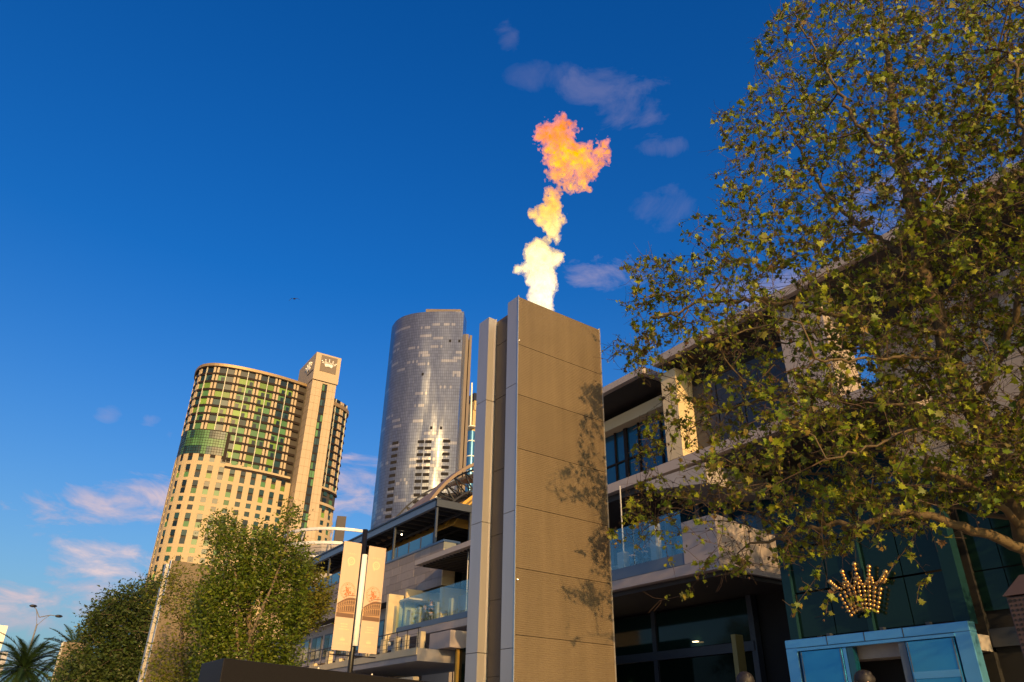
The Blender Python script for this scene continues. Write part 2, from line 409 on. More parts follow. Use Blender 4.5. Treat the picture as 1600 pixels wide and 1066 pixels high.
# upper part: bronze floor bands, twin stone posts, pale fins, green panes
PITCH = 2.93; tops = [111.25 - PITCH * k for k in range(-0, 13)]
for zb in tops:
    if zb < 79: continue
    for (s0, s1) in ((SMIN + 22, 71.0), (80.3, 94)):
        strip(MB(), s0 if (zb > 91 or s1 > 75) else 48.6, s1, zb - .80, zb, .03, -.5).build('floor_band', MT['bronze'], hotel)
bays = [36.2 + 6.95 * k for k in range(-3, 9)]
for c in bays:                               # c = centre of a fin; posts stand 3.46 to its right
    if not (70.8 < c < 80.3):
        if c > 30: 
            fl = zlow(c) if c > 48 else 90.6
            strip(MB(), c - .11, c + .11, fl, HTOP, .12, -.4).build('fin', MT['whitefin'], hotel)
    for o in (2.45, 3.65):
        s = c + o
        if 70.2 < s < 80.3 or s > 93: continue
        bot = 90.6 if s < 48.6 else (zlow(s) - .2)
        strip(MB(), s + .06, s + .76, bot, HTOP - .2, .0, -.4).build('stone_post', MT['corestone'], hotel)
    for half in (0, 1):
        s0, s1 = (c + .12, c + 2.42) if half == 0 else (c - 2.45, c - .12)
        if 69.9 < s1 < 80 or 70.9 < s0 < 80.3: continue
        if s0 > 92.5 or s1 < 28: continue
        for k in range(-1, 11):
            zt_ = 113.75 if k < 0 else 111.25 - PITCH * k - .80
            zb_ = 111.25 - PITCH * (k + 1) if k >= 0 else 111.25
            if s1 < 48.6 and zb_ < 90: continue
            if zb_ < zlow(s0) - 1.5: continue
            strip(MB(), s0, s1, zb_, zt_, -.30, -.5, 3).build('pane', greens[3 if k < 0 else (rg.choice((2, 3, 3)) if s0 > 78 else rg.choice((0, 0, 1, 1, 2, 2)))], hotel)  # right wing takes only dark panes, standing in for its shade
            if k >= 0 and rg.random() < .55:  # an open curtain leaves a dark square in the pane
                w = .5 * (s1 - s0); sa = s0 + .2 if rg.random() < .5 else s1 - .2 - w
                strip(MB(), sa, sa + w, zb_ + .1, zb_ + (zt_ - zb_) * .72, -.26, -.40, 3).build('open_pane', greens[3], hotel)
# tall corner glazing with a fine grid
for k in range(3):
    z0 = 82.25 + k * 2.75; z1 = z0 + 2.6
    s = 27.0
    while s < 47.5:
        strip(MB(), s + .05, s + 1.6, z0, z1, -.18, -.4).build('curtain_pane', greens[rg.choice((1, 1, 2, 2))], hotel); s += 1.66
m = MB()
for k in range(3):
    z0 = 82.25 + k * 2.75
    for dz in (.9, 1.75): strip(m, 27, 47.6, z0 + dz, z0 + dz + .09, -.12, -.2)
    s = 27.8
    while s < 47.5: strip(m, s, s + .08, z0, z0 + 2.6, -.12, -.2); s += 1.66
m.build('glazing_bar', MT['bronze'], hotel, stuff=True)
strip(strip(MB(), 47.5, 48.5, 80.4, 90.6, .1, -.5), 24, 47.5, 81.1, 82.2, -.1, -.5).build('corner_frame', MT['bronze'], hotel)
for k in range(4):                            # slots of the left flank
    pass
strip(MB(), SMIN + 2, 71.2, HTOP, HTOP + 1.0, .55, -3).build('roof_rim', MT['goldrim'], hotel)
strip(MB(), 80.2, SMAX - 3, HTOP - 3.0, HTOP - 1.6, .45, -3).build('roof_rim', MT['goldrim'], hotel)
strip(MB(), SMIN + 2, 71.2, HTOP - .28, HTOP - .02, .2, -1).build('roof_rim', MT['bronze'], hotel)
MB().box(46, 58, 252, 262, HTOP, 117.2).build('roof_plant', MT['bronze'], hotel)
MB().tube([(56, 256, 117), (56, 256, 120)], .12, 5).build('mast', MT['bronze'], hotel)
# lift shaft with emblem box
MB().box(71.3, 80.2, 240.8, 258, 0, 114.9).build('lift_shaft', MT['corestone'], hotel)
MB().box(71.1, 80.6, 240.4, 259, 115.15, 125.9).build('shaft_crown', MT['corestone'], hotel)
MB().box(71.4, 80.0, 240.9, 258, 114.8, 115.2).build('shadow_gap', MT['bronze'], hotel)
m = MB()
zz = 112.0
while zz > 40: m.box(71.26, 80.24, 240.76, 258, zz, zz + .09); zz -= 2.93
for x in (72.9, 74.4, 77.6, 79.0): m.box(x, x + .07, 240.76, 240.9, 40, 114.8)
m.build('panel_joint', mat('stone_joint', (.30, .23, .15), .8), hotel, stuff=True)
MB().box(75.05, 76.95, 240.7, 241.1, 40, 114.3).build('window_strip', MT['bronze'], hotel)
zz = 113.9; 
while zz > 60:
    for x in (75.15, 76.05):
        MB().box(x, x + .8, 240.62, 240.9, zz - 2.3, zz).build('shaft_window', greens[rg.choice((1, 2, 3, 3))], hotel)
    zz -= 2.93
MB().box(73.1, 79.2, 240.25, 240.6, 118.8, 125.2).build('sign_panel', MT['signpanel'], hotel)
def crown(c, ux, uz, out, s, name, material, parent):
    """crown of dots over a curved band: ux, uz in plane, out normal"""
    c, ux, uz, out = map(Vector, (c, ux, uz, out)); m = MB()
    P = lambda x, y, d=.0: c + ux * (x * s) + uz * (y * s) + out * d
    base = [(-.30, -.34), (-.15, -.275), (0, -.255), (.15, -.275), (.30, -.34)]
    topb = [(-.42, -.03), (-.22, .0), (0, .02), (.22, .0), (.42, -.03)]
    for i in range(4):
        q = [P(*base[i]), P(*base[i + 1]), P(*topb[i + 1]), P(*topb[i])]; w = out * (.05 * s)
        m.hexa([q[0], q[1], q[1] + w, q[0] + w, q[3], q[2], q[2] + w, q[3] + w])
    for row, (y, n, hw, r) in enumerate(((.05, 9, .47, .030), (.115, 9, .50, .030), (.18, 9, .54, .028))):
        for k in range(n):
            x = -hw + 2 * hw * k / (n - 1); m.ball(P(x, y - .16 * abs(x) ** 2, .03 * s), r * s * 1.25, 6, 4)
    for k in range(5):
        x = (-.66, -.36, 0, .36, .66)[k]; y = (.19, .36, .44, .36, .19)[k]
        m.ball(P(x, y, .03 * s), .075 * s, 6, 4); m.ball(P(x * .9, y - .12, .03 * s), .055 * s, 6, 4)
        m.ball(P(x * .86 - .05, y - .19, .03 * s), .032 * s, 6, 4); m.ball(P(x * .86 + .05, y - .19, .03 * s), .032 * s, 6, 4)
    return m.build(name, material, parent, smooth=True)
crown((76.15, 240.2, 122.0), (1, 0, 0), (0, 0, 1), (0, -1, 0), 4.0, 'crown_emblem', MT['emblem'], hotel)
crown((71.05, 247.0, 121.9), (0, -1, 0), (0, 0, 1), (-1, 0, 0), 4.4, 'crown_emblem', MT['emblem'], hotel)
MB().box(71.0, 71.3, 241.6, 247.6, 118.9, 119.3).build('slot', MT['bronze'], hotel)

# ================================================================ GLASS TOWER
gt = thing('glass_tower', 'tall violet grey glass apartment tower with curved front and rows of dark openings', 'building', (175, 355, 0))
def glass_grid(name, a, b, wu, wz, metal, rough, lean=None):
    m = bpy.data.materials.new(name); m.use_nodes = True
    n = m.node_tree.nodes; l = m.node_tree.links; bs = n['Principled BSDF']
    uv = n.new('ShaderNodeUVMap'); sp = n.new('ShaderNodeSeparateXYZ'); l.new(uv.outputs[0], sp.inputs[0])
    def mt_(op, x, y=None):
        q = n.new('ShaderNodeMath'); q.operation = op
        for i, v in enumerate((x, y)):
            if v is None: continue
            if isinstance(v, (int, float)): q.inputs[i].default_value = v
            else: l.new(v, q.inputs[i])
        return q.outputs[0]
    u, z = mt_('DIVIDE', sp.outputs[0], wu), mt_('DIVIDE', sp.outputs[1], wz)
    line = mt_('MAXIMUM', mt_('LESS_THAN', mt_('FRACT', u), .14), mt_('LESS_THAN', mt_('FRACT', z), .10))
    fl, fz = mt_('FLOOR', u), mt_('FLOOR', z)
    cb = n.new('ShaderNodeCombineXYZ'); l.new(fl, cb.inputs[0]); l.new(fz, cb.inputs[1])
    wn = n.new('ShaderNodeTexWhiteNoise'); wn.noise_dimensions = '2D'; l.new(cb.outputs[0], wn.inputs['Vector'])
    cb2 = n.new('ShaderNodeCombineXYZ'); l.new(mt_('FLOOR', mt_('DIVIDE', u, 6)), cb2.inputs[0]); l.new(fz, cb2.inputs[1]); cb2.inputs[2].default_value = 3
    wn2 = n.new('ShaderNodeTexNoise'); wn2.inputs['Scale'].default_value = .73; wn2.inputs['Detail'].default_value = 2; l.new(cb2.outputs[0], wn2.inputs['Vector'])
    blind = mt_('MULTIPLY', mt_('GREATER_THAN', wn2.outputs['Fac'], .60), mt_('GREATER_THAN', wn.outputs['Value'], .22))
    mx = n.new('ShaderNodeMix'); mx.data_type = 'RGBA'; l.new(blind, mx.inputs[0]); mx.inputs[6].default_value = (*a, 1); mx.inputs[7].default_value = (*b, 1)
    mv = n.new('ShaderNodeMix'); mv.data_type = 'RGBA'; mv.blend_type = 'MULTIPLY'; mv.inputs[0].default_value = 1; l.new(mx.outputs[2], mv.inputs[6])
    l.new(mt_('ADD', mt_('MULTIPLY', wn.outputs['Value'], .22), .89), mv.inputs[7])
    mk = n.new('ShaderNodeMix'); mk.data_type = 'RGBA'; l.new(mt_('MULTIPLY', line, .55), mk.inputs[0]); l.new(mv.outputs[2], mk.inputs[6]); mk.inputs[7].default_value = (.03, .028, .035, 1)
    l.new(mk.outputs[2], bs.inputs['Base Color']); bs.inputs['Metallic'].default_value = metal; bs.inputs['Roughness'].default_value = rough
    tw = n.new('ShaderNodeTexCoord'); nw = n.new('ShaderNodeTexNoise'); nw.inputs['Scale'].default_value = .05; nw.inputs['Detail'].default_value = 1; mw = n.new('ShaderNodeMapping'); mw.inputs['Scale'].default_value = (1, 1, .3); l.new(tw.outputs['Object'], mw.inputs[0]); l.new(mw.outputs[0], nw.inputs['Vector'])
    hsum = mt_('ADD', mt_('MULTIPLY', nw.outputs['Fac'], 3.0), mt_('MULTIPLY', wn.outputs['Value'], .006))
    bp = n.new('ShaderNodeBump'); bp.inputs['Strength'].default_value = 1.0; bp.inputs['Distance'].default_value = 1.0; l.new(hsum, bp.inputs['Height']); nout = bp.outputs[0]
    if lean:                                  # normals tilted in a set patch to shape a golden sun reflection
        uc, zc, ru, rz, vec = lean
        du = mt_('DIVIDE', mt_('SUBTRACT', sp.outputs[0], uc), ru); dz = mt_('DIVIDE', mt_('SUBTRACT', sp.outputs[1], zc), rz)
        r2 = mt_('ADD', mt_('MULTIPLY', du, du), mt_('MULTIPLY', dz, dz))
        cq = n.new('ShaderNodeCombineXYZ'); l.new(mt_('MULTIPLY', mt_('FLOOR', u), .22), cq.inputs[0]); l.new(mt_('MULTIPLY', sp.outputs[1], .022), cq.inputs[1])
        nq = n.new('ShaderNodeTexNoise'); nq.inputs['Scale'].default_value = 1.0; nq.inputs['Detail'].default_value = 5; l.new(cq.outputs[0], nq.inputs['Vector'])
        mk_ = mt_('SUBTRACT', mt_('ADD', .55, mt_('MULTIPLY', mt_('SUBTRACT', nq.outputs['Fac'], .5), 4.0)), r2)
        cl_ = n.new('ShaderNodeClamp'); l.new(mt_('MULTIPLY', mk_, 1.5), cl_.inputs[0])
        sc = n.new('ShaderNodeVectorMath'); sc.operation = 'SCALE'; sc.inputs[0].default_value = vec; l.new(cl_.outputs[0], sc.inputs['Scale'])
        va = n.new('ShaderNodeVectorMath'); va.operation = 'ADD'; l.new(nout, va.inputs[0]); l.new(sc.outputs[0], va.inputs[1])
        vn = n.new('ShaderNodeVectorMath'); vn.operation = 'NORMALIZE'; l.new(va.outputs[0], vn.inputs[0]); nout = vn.outputs[0]
    l.new(nout, bs.inputs['Normal'])
    return m
MT['tower_glass'] = glass_grid('violet_curtain_wall', (.19, .198, .232), (.36, .33, .31), 1.15, 1.86, .65, .32, lean=(200 + 51, 146, 21, 58, (.145, -.112, -.017)))
pc = [(168, 392), (157.5, 381), (155.0, 372.5), (154.9, 366), (156.5, 359.8), (161.5, 352.0), (172.0, 343.0), (183.2, 335.5)]
pr = catmull(pc, 8); GTOP = 227.5
pa = [0.0]
for a, b in zip(pr, pr[1:]): pa.append(pa[-1] + (b - a).length)
def uv_wall(ring, al, z0, z1, name, material, parent, closed_top=None):
    me = bpy.data.meshes.new(name); base = BASE[parent.name]; v, f = [], []
    for p in ring: v += [tuple(Vector((*p, z0)) - base), tuple(Vector((*p, z1)) - base)]
    for i in range(len(ring) - 1): f.append((2 * i, 2 * i + 2, 2 * i + 3, 2 * i + 1))
    me.from_pydata(v, [], f); me.materials.append(material); ul = me.uv_layers.new(name='UVMap')
    for i in range(len(ring) - 1):
        for j, (ii, zz_) in enumerate(((i, z0), (i + 1, z0), (i + 1, z1), (i, z1))): ul.data[4 * i + j].uv = (al[ii] + 200, zz_)
    me.polygons.foreach_set('use_smooth', [True] * len(me.polygons))
    o = bpy.data.objects.new(name, me); COL.objects.link(o); o.parent = parent; BASE[o.name] = base; return o
uv_wall(pr, pa, 0, GTOP, 'curved_facade', MT['tower_glass'], gt)
side = [(183.2, 335.5), (190.6, 344.8)]
MT['side_glass'] = glass_grid('blue_side_glass', (.10, .20, .38), (.14, .24, .40), 1.15, 3.1, .5, .15)
uv_wall(side, [0, 11.8], 0, GTOP, 'side_facade', MT['side_glass'], gt)
ring = [tuple(p) for p in pr] + [(190.6, 344.8), (200, 362), (186, 392)]
MB().prism([(x + (175 - x) * .012, y + (362 - y) * .012) for x, y in ring], 0, GTOP - .4).build('tower_body', MT['glassdark'], gt)
slab = mat('brown_side_wall', (.16, .125, .10), .7, var=.1, vscale=.2)
MB().hexa([(190.3, 345.2, 0), (192.4, 344.6, 0), (199, 356, 0), (197, 357, 0), (190.3, 345.2, 219), (192.4, 344.6, 219), (199, 356, 219), (197, 357, 219)]).build('side_wall', slab, gt)
MB().hexa([(192.9, 344.4, 0), (194.3, 343.9, 0), (201, 356, 0), (199, 357, 0), (192.9, 344.4, 218.6), (194.3, 343.9, 218.6), (201, 356, 218.6), (199, 357, 218.6)]).build('side_wall', slab, gt)
MB().hexa([(166, 352, GTOP - 1), (186, 340, GTOP - 1), (190, 358, GTOP - 1), (172, 362, GTOP - 1), (166, 352, GTOP + 4.0), (184, 341, GTOP + 4.6), (188, 358, GTOP + 4.6), (172, 362, GTOP + 4.0)]).build('roof_plant', slab, gt)
def gp(s, out):
    i = max(k for k in range(len(pa) - 1) if pa[k] <= s); t = (s - pa[i]) / (pa[i + 1] - pa[i]); p = pr[i].lerp(pr[i + 1], t)
    tg = (pr[i + 1] - pr[i]).normalized(); return p + Vector((tg.y, -tg.x)) * out
def s_at(px, py):                             # arc position where a sight line meets the facade
    d = ray(px, py); best = min(range(len(pr)), key=lambda i: abs(math.atan2(pr[i].x, pr[i].y) - math.atan2(d.x, d.y)) + (9 if i < 14 else 0)); return pa[best]
void = mat('dark_opening', (.012, .010, .010), .9); sill = mat('opening_sill', (.30, .26, .25), .7)
for (px, n, wd, py0) in ((618, 14, 4.2, 690), (658, 11, 3.5, 688), (669.5, 11, 3.5, 688), (698, 9, 4.0, 687)):
    d = ray(px, py0); h = math.atan2(d.x, d.y)
    j = max(i for i in range(len(pr) - 1) if i > 8 and math.atan2(pr[i].x, pr[i].y) <= h)
    f_ = (h - math.atan2(pr[j].x, pr[j].y)) / (math.atan2(pr[j + 1].x, pr[j + 1].y) - math.atan2(pr[j].x, pr[j].y)); sc_ = pa[j] + f_ * (pa[j + 1] - pa[j])
    hd_ = gp(sc_, 0).length; ztop = 1.6 + hd_ * math.tan(math.asin(d.z))
    for k in range(n):
        zt_ = ztop - 3.72 * k
        a, b = gp(sc_ - wd / 2, .12), gp(sc_ + wd / 2, .12); c, e = gp(sc_ + wd / 2, -1.2), gp(sc_ - wd / 2, -1.2)
        w = MB().hexa([(*a, zt_ - 1.75), (*b, zt_ - 1.75), (*c, zt_ - 1.75), (*e, zt_ - 1.75), (*a, zt_), (*b, zt_), (*c, zt_), (*e, zt_)]).build('loggia_opening', void, gt)
for px, py in ((718, 535), (706, 535), (660, 587), (676, 671), (688, 671)):
    d = ray(px, py); h = math.atan2(d.x, d.y)
    j = max(i for i in range(len(pr) - 1) if i > 8 and math.atan2(pr[i].x, pr[i].y) <= h); p = gp(pa[j] + .01, .1); z_ = 1.6 + p.length * math.tan(math.asin(d.z))
    q = gp(pa[j] + 1.3, .1)
    MB().hexa([(*p, z_), (*q, z_), (*(q * 1.005), z_), (*(p * 1.005), z_), (*p, z_ + 1.7), (*q, z_ + 1.7), (*(q * 1.005), z_ + 1.7), (*(p * 1.005), z_ + 1.7)]).build('open_window', void, gt)

# towers far behind
ft = thing('far_tower', 'slim far tower of blue glass with pale rings beside the steel blade', 'building', (299, 520, 0))
MB().tube([(298.2, 520.4, 0), (298.2, 520.4, 236)], 3.3, 20).build('glass_shaft', glass_grid('dummy', (.05, .16, .28), (.06, .18, .3), 1, 3, .4, .15) if False else mat('far_blue_glass', (.05, .17, .30), .2, metal=.4, var=.1, vscale=.4), ft, smooth=False)
for k in range(4): MB().tube([(298.2, 520.4, 241 - 1 - k * 13.5), (298.2, 520.4, 240.8 - k * 13.5)], 3.7, 20).build('ring', MT['ivory'], ft)
m = mat('far_gold_concrete', (.50, .36, .16), .7, var=.15, vscale=.5)
MB().box(299, 310, 521, 532, 0, 257).build('concrete_shaft', m, ft)
MB().box(299.5, 309, 520, 531, 257, 266).build('top_block', m, ft)
MB().box(298.6, 310, 519.5, 531, 266, 273).build('dark_cap', MT['black'], ft)
MB().tube([(297.4, 521.5, 240), (297.0, 521.9, 283)], .7, 6).build('light_mast', MT['ivory'], ft)
dt = MB(); p = at_dist(527, 806, 420); q = at_dist(541, 811, 420)
dt.obox((p.x, p.y, 0), (q.x - p.x, q.y - p.y, 0), (4, 12, 0), (0, 0, p.z))
dt.build('office_block', mat('dark_far_block', (.035, .026, .03), .6, var=.2, vscale=.4), kind='thing', label='small dark office block far behind, between hotel tower and ringed rotunda', cat='building')
wb = thing('white_building', 'white building corner beyond the palms at the picture edge', 'building', (0, 151, 0))
MB().box(-14, 1.9, 150, 165, 0, 16.7).build('wall', mat('white_render', (.75, .70, .60), .7), wb)
MB().box(1.9, 3.1, 152, 165, 0, 13.0).build('side_wing', mat('grey_render', (.4, .4, .42), .7), wb)
for k in range(3): MB().box(-13, 1.95, 149.9, 149.97, 14.2 - 3.2 * k, 14.3 - 3.2 * k).build('string_course', MT['concrete2'], wb)
# ================================================================ LEFT PART OF THE WATERFRONT BUILDING
X3 = lambda n, lab, cat, loc: thing(n, lab, cat, loc)
lb = thing('terrace_building', 'long stone clad terrace building with dark rooftop pergola behind the banner pole', 'building', (26, 50, 0))
rg = random.Random(11)
# stone wall: cladding tiles over a backing wall
MB().box(23.06, 24.0, 43.2, 75, 10.25, 13.0).build('wall', MT['joint'], lb)
zr = [10.27, 10.82, 11.37, 11.92, 12.47, 13.02]
for r in range(5):
    y = 43.2 + (0 if r % 2 else .55)
    y0 = 43.2
    while y0 < 66:
        y1 = min(y if y > y0 else y0 + 1.25, 66)
        MB().box(23.0 - rg.uniform(0, .012), 23.07, y0 + .008, y1 - .008, zr[r] + .007, zr[r + 1] - .007).build('stone_tile', MT['tile'], lb)
        y0 = y1; y = y1 + rg.choice((1.1, 1.3, 1.3, 1.5))
for r in range(5):
    MB().box(23.0, 23.9, 43.12, 43.2, zr[r] + .007, zr[r + 1] - .007).build('end_tile', MT['yellow'], lb)  # cream instead of stone colour paints sunlight on the end face
MB().box(22.95, 24.2, 43.1, 75, 13.02, 13.16).build('coping', MT['bluesteel'], lb)
# glass balustrade over it
y = 44.9; k = 0
while y < 70:
    MB().box(23.1, 23.13, y + .05, y + 1.75, 13.18, 13.98).build('balustrade_panel', MT['bluerail'], lb)
    MB().box(23.08, 23.16, y - .04, y + .04, 13.16, 14.02).build('balustrade_post', MT['darksteel'], lb)
    y += 1.85
# pergola roof
MB().box(22.9, 23.15, 44.4, 72, 15.62, 16.10).build('edge_beam', MT['bluesteel'], lb)
MB().box(22.82, 23.2, 44.3, 72, 16.1, 16.22).build('roof_edge', MT['darksteel'], lb)
MB().box(22.9, 30, 44.3, 44.5, 15.62, 16.12).build('end_beam', MT['darksteel'], lb)
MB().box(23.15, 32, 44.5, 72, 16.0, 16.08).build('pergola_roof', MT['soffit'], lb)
y = 45.4
while y < 72:
    MB().box(23.15, 31, y, y + .12, 15.74, 15.98).build('rafter', MT['darksteel'], lb); y += 1.15
for x in (25.2, 27.4): MB().box(x, x + .12, 44.5, 72, 15.6, 15.76).build('purlin', MT['darksteel'], lb)
for y in (44.45, 51.0, 57.6, 64.2, 70.6): MB().box(22.98, 23.12, y, y + .14, 13.1, 15.65).build('pergola_post', MT['darksteel'], lb)
for x in (25.6, 28.4): MB().box(x, x + .16, 44.4, 44.56, 12.2, 15.65).build('pergola_post', MT['darksteel'], lb)
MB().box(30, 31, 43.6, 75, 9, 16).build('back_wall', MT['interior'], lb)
MB().box(23.2, 31, 43.4, 75, 12.6, 12.98).build('terrace_floor', MT['concrete2'], lb)
MB().ball((24.5, 53.0, 15.62), .06, 8, 5).build('ceiling_lamp', mat('lit_downlight', (1, .8, .5), .4, emit=(1, .8, .5), estr=12), lb)
# slab canopy over the balcony (also runs on behind the flame tower)
MB().box(21.0, 26.6, 25.3, 43.1, 11.22, 11.52).build('canopy_slab', MT['concrete'], lb)
y = 36.2
while y < 42.9:
    MB().box(21.35, 26.4, y, y + .16, 11.10, 11.218).build('soffit_slat', MT['soffit'], lb); y += .42
MB().tube([(21.5, 37.3, 7.9), (21.5, 37.3, 11.2)], .03, 6).build('suspension_rod', MT['rod'], lb)
MB().box(25.2, 25.6, 36, 43.3, 11.6, 12.5).build('upper_parapet', MT['yellow'], lb)
# balcony: slab, glass screen, furniture wall behind
MB().prism([(21.0, 25.5), (21.0, 45.8), (21.6, 46.1), (27, 46.1), (27, 25.5)], 7.02, 7.40).build('balcony_slab', MT['concrete'], lb)
MB().box(20.985, 21.05, 25.5, 45.0, 7.42, 7.72).build('screen_channel', MT['bluesteel'], lb)
ys = [44.9, 43.0, 41.0, 39.1, 37.2, 35.3, 33.4]
for a, b in zip(ys, ys[1:]): MB().box(21.02, 21.045, b + .02, a - .02, 7.73, 9.40).build('glass_screen', MT['clear'], lb)
MB().box(21.06, 26.0, 45.0, 45.03, 7.42, 9.4).build('glass_screen', MT['clear'], lb)
MB().box(21.5, 26.5, 44.55, 45.9, 9.45, 9.55).build('lintel', MT['yellow'], lb)
MB().box(24.3, 24.5, 40.6, 43.2, 7.41, 9.75).build('white_partition', MT['concrete'], lb)
MB().box(24.9, 25.0, 36.2, 38.4, 7.41, 9.2).build('cream_partition', MT['yellow'], lb)
MB().box(26.0, 26.3, 25.5, 46.0, 7.4, 11.1).build('glazed_back_wall', MT['glassblue'], lb)
for y in (28, 31, 34, 37, 39.5, 42): MB().box(25.85, 26.0, y, y + .22, 7.4, 11.1).build('mullion', MT['yellow'], lb)
MB().box(23.1, 25.6, 43.25, 43.5, 7.41, 10.2).build('side_wall', MT['yellow'], lb)
MB().box(23.9, 25.9, 38.5, 38.7, 9.55, 11.1).build('hanging_wall', MT['yellow'], lb)
MB().box(22.6, 23.0, 37.6, 37.9, 7.41, 11.1).build('column', MT['yellow'], lb)
MB().box(21.9, 24.9, 45.85, 46.06, 7.41, 10.3).build('end_wall', MT['yellow'], lb)
MB().box(20.8, 21.85, 46.12, 46.4, 7.05, 9.9).build('end_wall', MT['yellow'], lb)
MB().box(21.25, 21.4, 46.06, 46.12, 7.5, 9.2).build('wall_slot', MT['concrete2'], lb)
MB().box(22.6, 22.9, 45.80, 45.84, 7.5, 9.6).build('doorway', MT['concrete2'], lb)
for (y, w) in ((44.2, .5), (42.9, .35), (40.6, .3), (38.9, .3)):
    MB().box(21.35, 21.5, y - w / 2, y + w / 2, 7.41, 8.75).build('planter_post', MT['yellow'], lb)
# long grey walls and dark window bays further along, seen between the tree and the banners
MB().box(24.0, 26, 47, 90, 0, 10.2).build('rear_wall', MT['concrete'], lb)
for y in (50.2, 53.4, 57.2, 60.2, 63.2, 66.2, 69.2):
    f = MB().box(23.92, 24.02, y, y + 2.3, 7.5, 9.4).build('window_frame', MT['darksteel'], lb)
    MB().box(23.9, 23.925, y + .12, y + 1.1, 7.62, 9.28).build('pane', MT['glassblue'], f)
    MB().box(23.9, 23.925, y + 1.2, y + 2.18, 7.62, 9.28).build('pane', MT['glassdark'], f)
MB().box(23.0, 24.2, 47.0, 80, 6.95, 7.15).build('ledge', MT['concrete'], lb)
for y in (48.3, 52.6, 58.4, 64.0): MB().box(22.7, 23.95, y, y + .9, 3.2, 7.0).build('buttress', MT['yellow'], lb)
for y in (49.6, 54.2, 60.0): MB().box(23.85, 23.99, y, y + 2.6, 3.4, 6.6).build('dark_bay', MT['glassinky'], lb)
# lower terrace with railing
MB().prism([(19.0, 37.9), (19.0, 75), (23.9, 75), (23.9, 37.9)], 5.25, 5.88).build('lower_terrace', MT['concrete2'], lb)
MB().box(18.94, 19.0, 37.9, 75, 5.55, 5.9).build('terrace_fascia', MT['yellow'], lb)
y = 38.2
while y < 66:
    MB().tube([(19.12, y, 5.88), (19.12, y, 6.92)], .022, 5).build('rail_post', MT['black'], lb); y += 1.3
MB().tube([(19.12, 38.0, 6.92), (19.12, 66, 6.92)], .03, 6).build('handrail', MT['black'], lb)
for k in range(3): MB().tube([(19.12, 38.0, 6.12 + .26 * k), (19.12, 66, 6.12 + .26 * k)], .012, 4).build('rail_wire', MT['black'], lb)
y = 38.4
for y, w in ((40.0, .5), (42.0, .35), (43.2, .3), (45.0, .4), (47.6, .5), (50.4, .5), (54, .6)):
    MB().box(20.2, 20.5, y, y + w, 5.88, 7.0).build('terrace_column', MT['yellow'], lb)
MB().box(20.2, 21.6, 36.6, 38.9, 5.9, 6.75).build('planter_box', MT['concrete'], lb)
MB().box(21.0, 21.2, 26, 37.4, 1.0, 5.9).build('dark_glass_wall', MT['glassinky'], lb)
for y in (36.9, 33.6, 30.2): MB().box(20.85, 21.0, y, y + .18, 1.0, 5.9).build('gold_mullion', MT['dome'], lb)
MB().box(19.2, 23, 38, 60, 0.5, 4.2).build('ground_wall', MT['concrete2'], lb)
MB().box(18.9, 19.25, 38, 60, 4.2, 4.5).build('stair_wall', MT['yellow'], lb)
MB().ball((20.9, 45.7, 6.85), .13, 10, 6).build('dome_camera', MT['rod'], lb, smooth=True)
# vaulted roof behind the pergola
vr = thing('vaulted_roof', 'gold lined barrel roof of brown curved panels rising behind the pergola', 'roof', (30, 55, 13))
VX, VZ, VR = 33.0, 11.2, 10.6
def arc_panel(y0, y1, R, t, a0=29, a1=100, n=16):
    m = MB()
    pts = [math.radians(180 - (a0 + (a1 - a0) * k / n)) for k in range(n + 1)]
    for a, b in zip(pts, pts[1:]):
        P = lambda an, r, y: (VX + r * math.cos(an), y, VZ + r * math.sin(an))
        m.hexa([P(a, R, y0), P(a, R, y1), P(b, R, y1), P(b, R, y0), P(a, R + t, y0), P(a, R + t, y1), P(b, R + t, y1), P(b, R + t, y0)])
    return m
for k, (y0, y1) in enumerate(((47.2, 48.6), (50.1, 53.4), (55.0, 58.8), (60.4, 64.4), (66, 70))):
    arc_panel(y0, y1, VR - k * .55, .22).build('roof_panel', MT['vault'], vr)
arc_panel(46.6, 58, VR - 2.2, .1).build('roof_lining', MT['dome'], vr)
pts = [math.radians(180 - a) for a in range(30, 100, 6)]
m = MB()
for y in (49.3, 54.2):
    Q = [(VX + (VR - .15) * math.cos(a), y, VZ + (VR - .15) * math.sin(a)) for a in pts]
    R2 = [(VX + (VR - 1.6) * math.cos(a), y, VZ + (VR - 1.6) * math.sin(a)) for a in pts]
    m.tube(Q, .09, 4); m.tube(R2, .09, 4)
    for i in range(len(pts) - 1): m.tube([Q[i], R2[i + 1]], .06, 4); m.tube([R2[i], Q[i]], .06, 4)
m.build('truss', MT['black'], vr, stuff=True)
ring_ = [(VX + (VR - 1.9) * math.cos(a), VZ + (VR - 1.9) * math.sin(a)) for a in [math.radians(180 - 29 - 71 * k / 14) for k in range(15)]]
mc = MB(); mc.poly([(x, 47.6, z) for x, z in ring_] + [(VX, 47.6, VZ + 4)]); mc.build('gold_end_wall', MT['dome'], vr)
MB().box(27, 40, 47.6, 72, 10, 14).build('drum_wall', MT['interior'], vr)
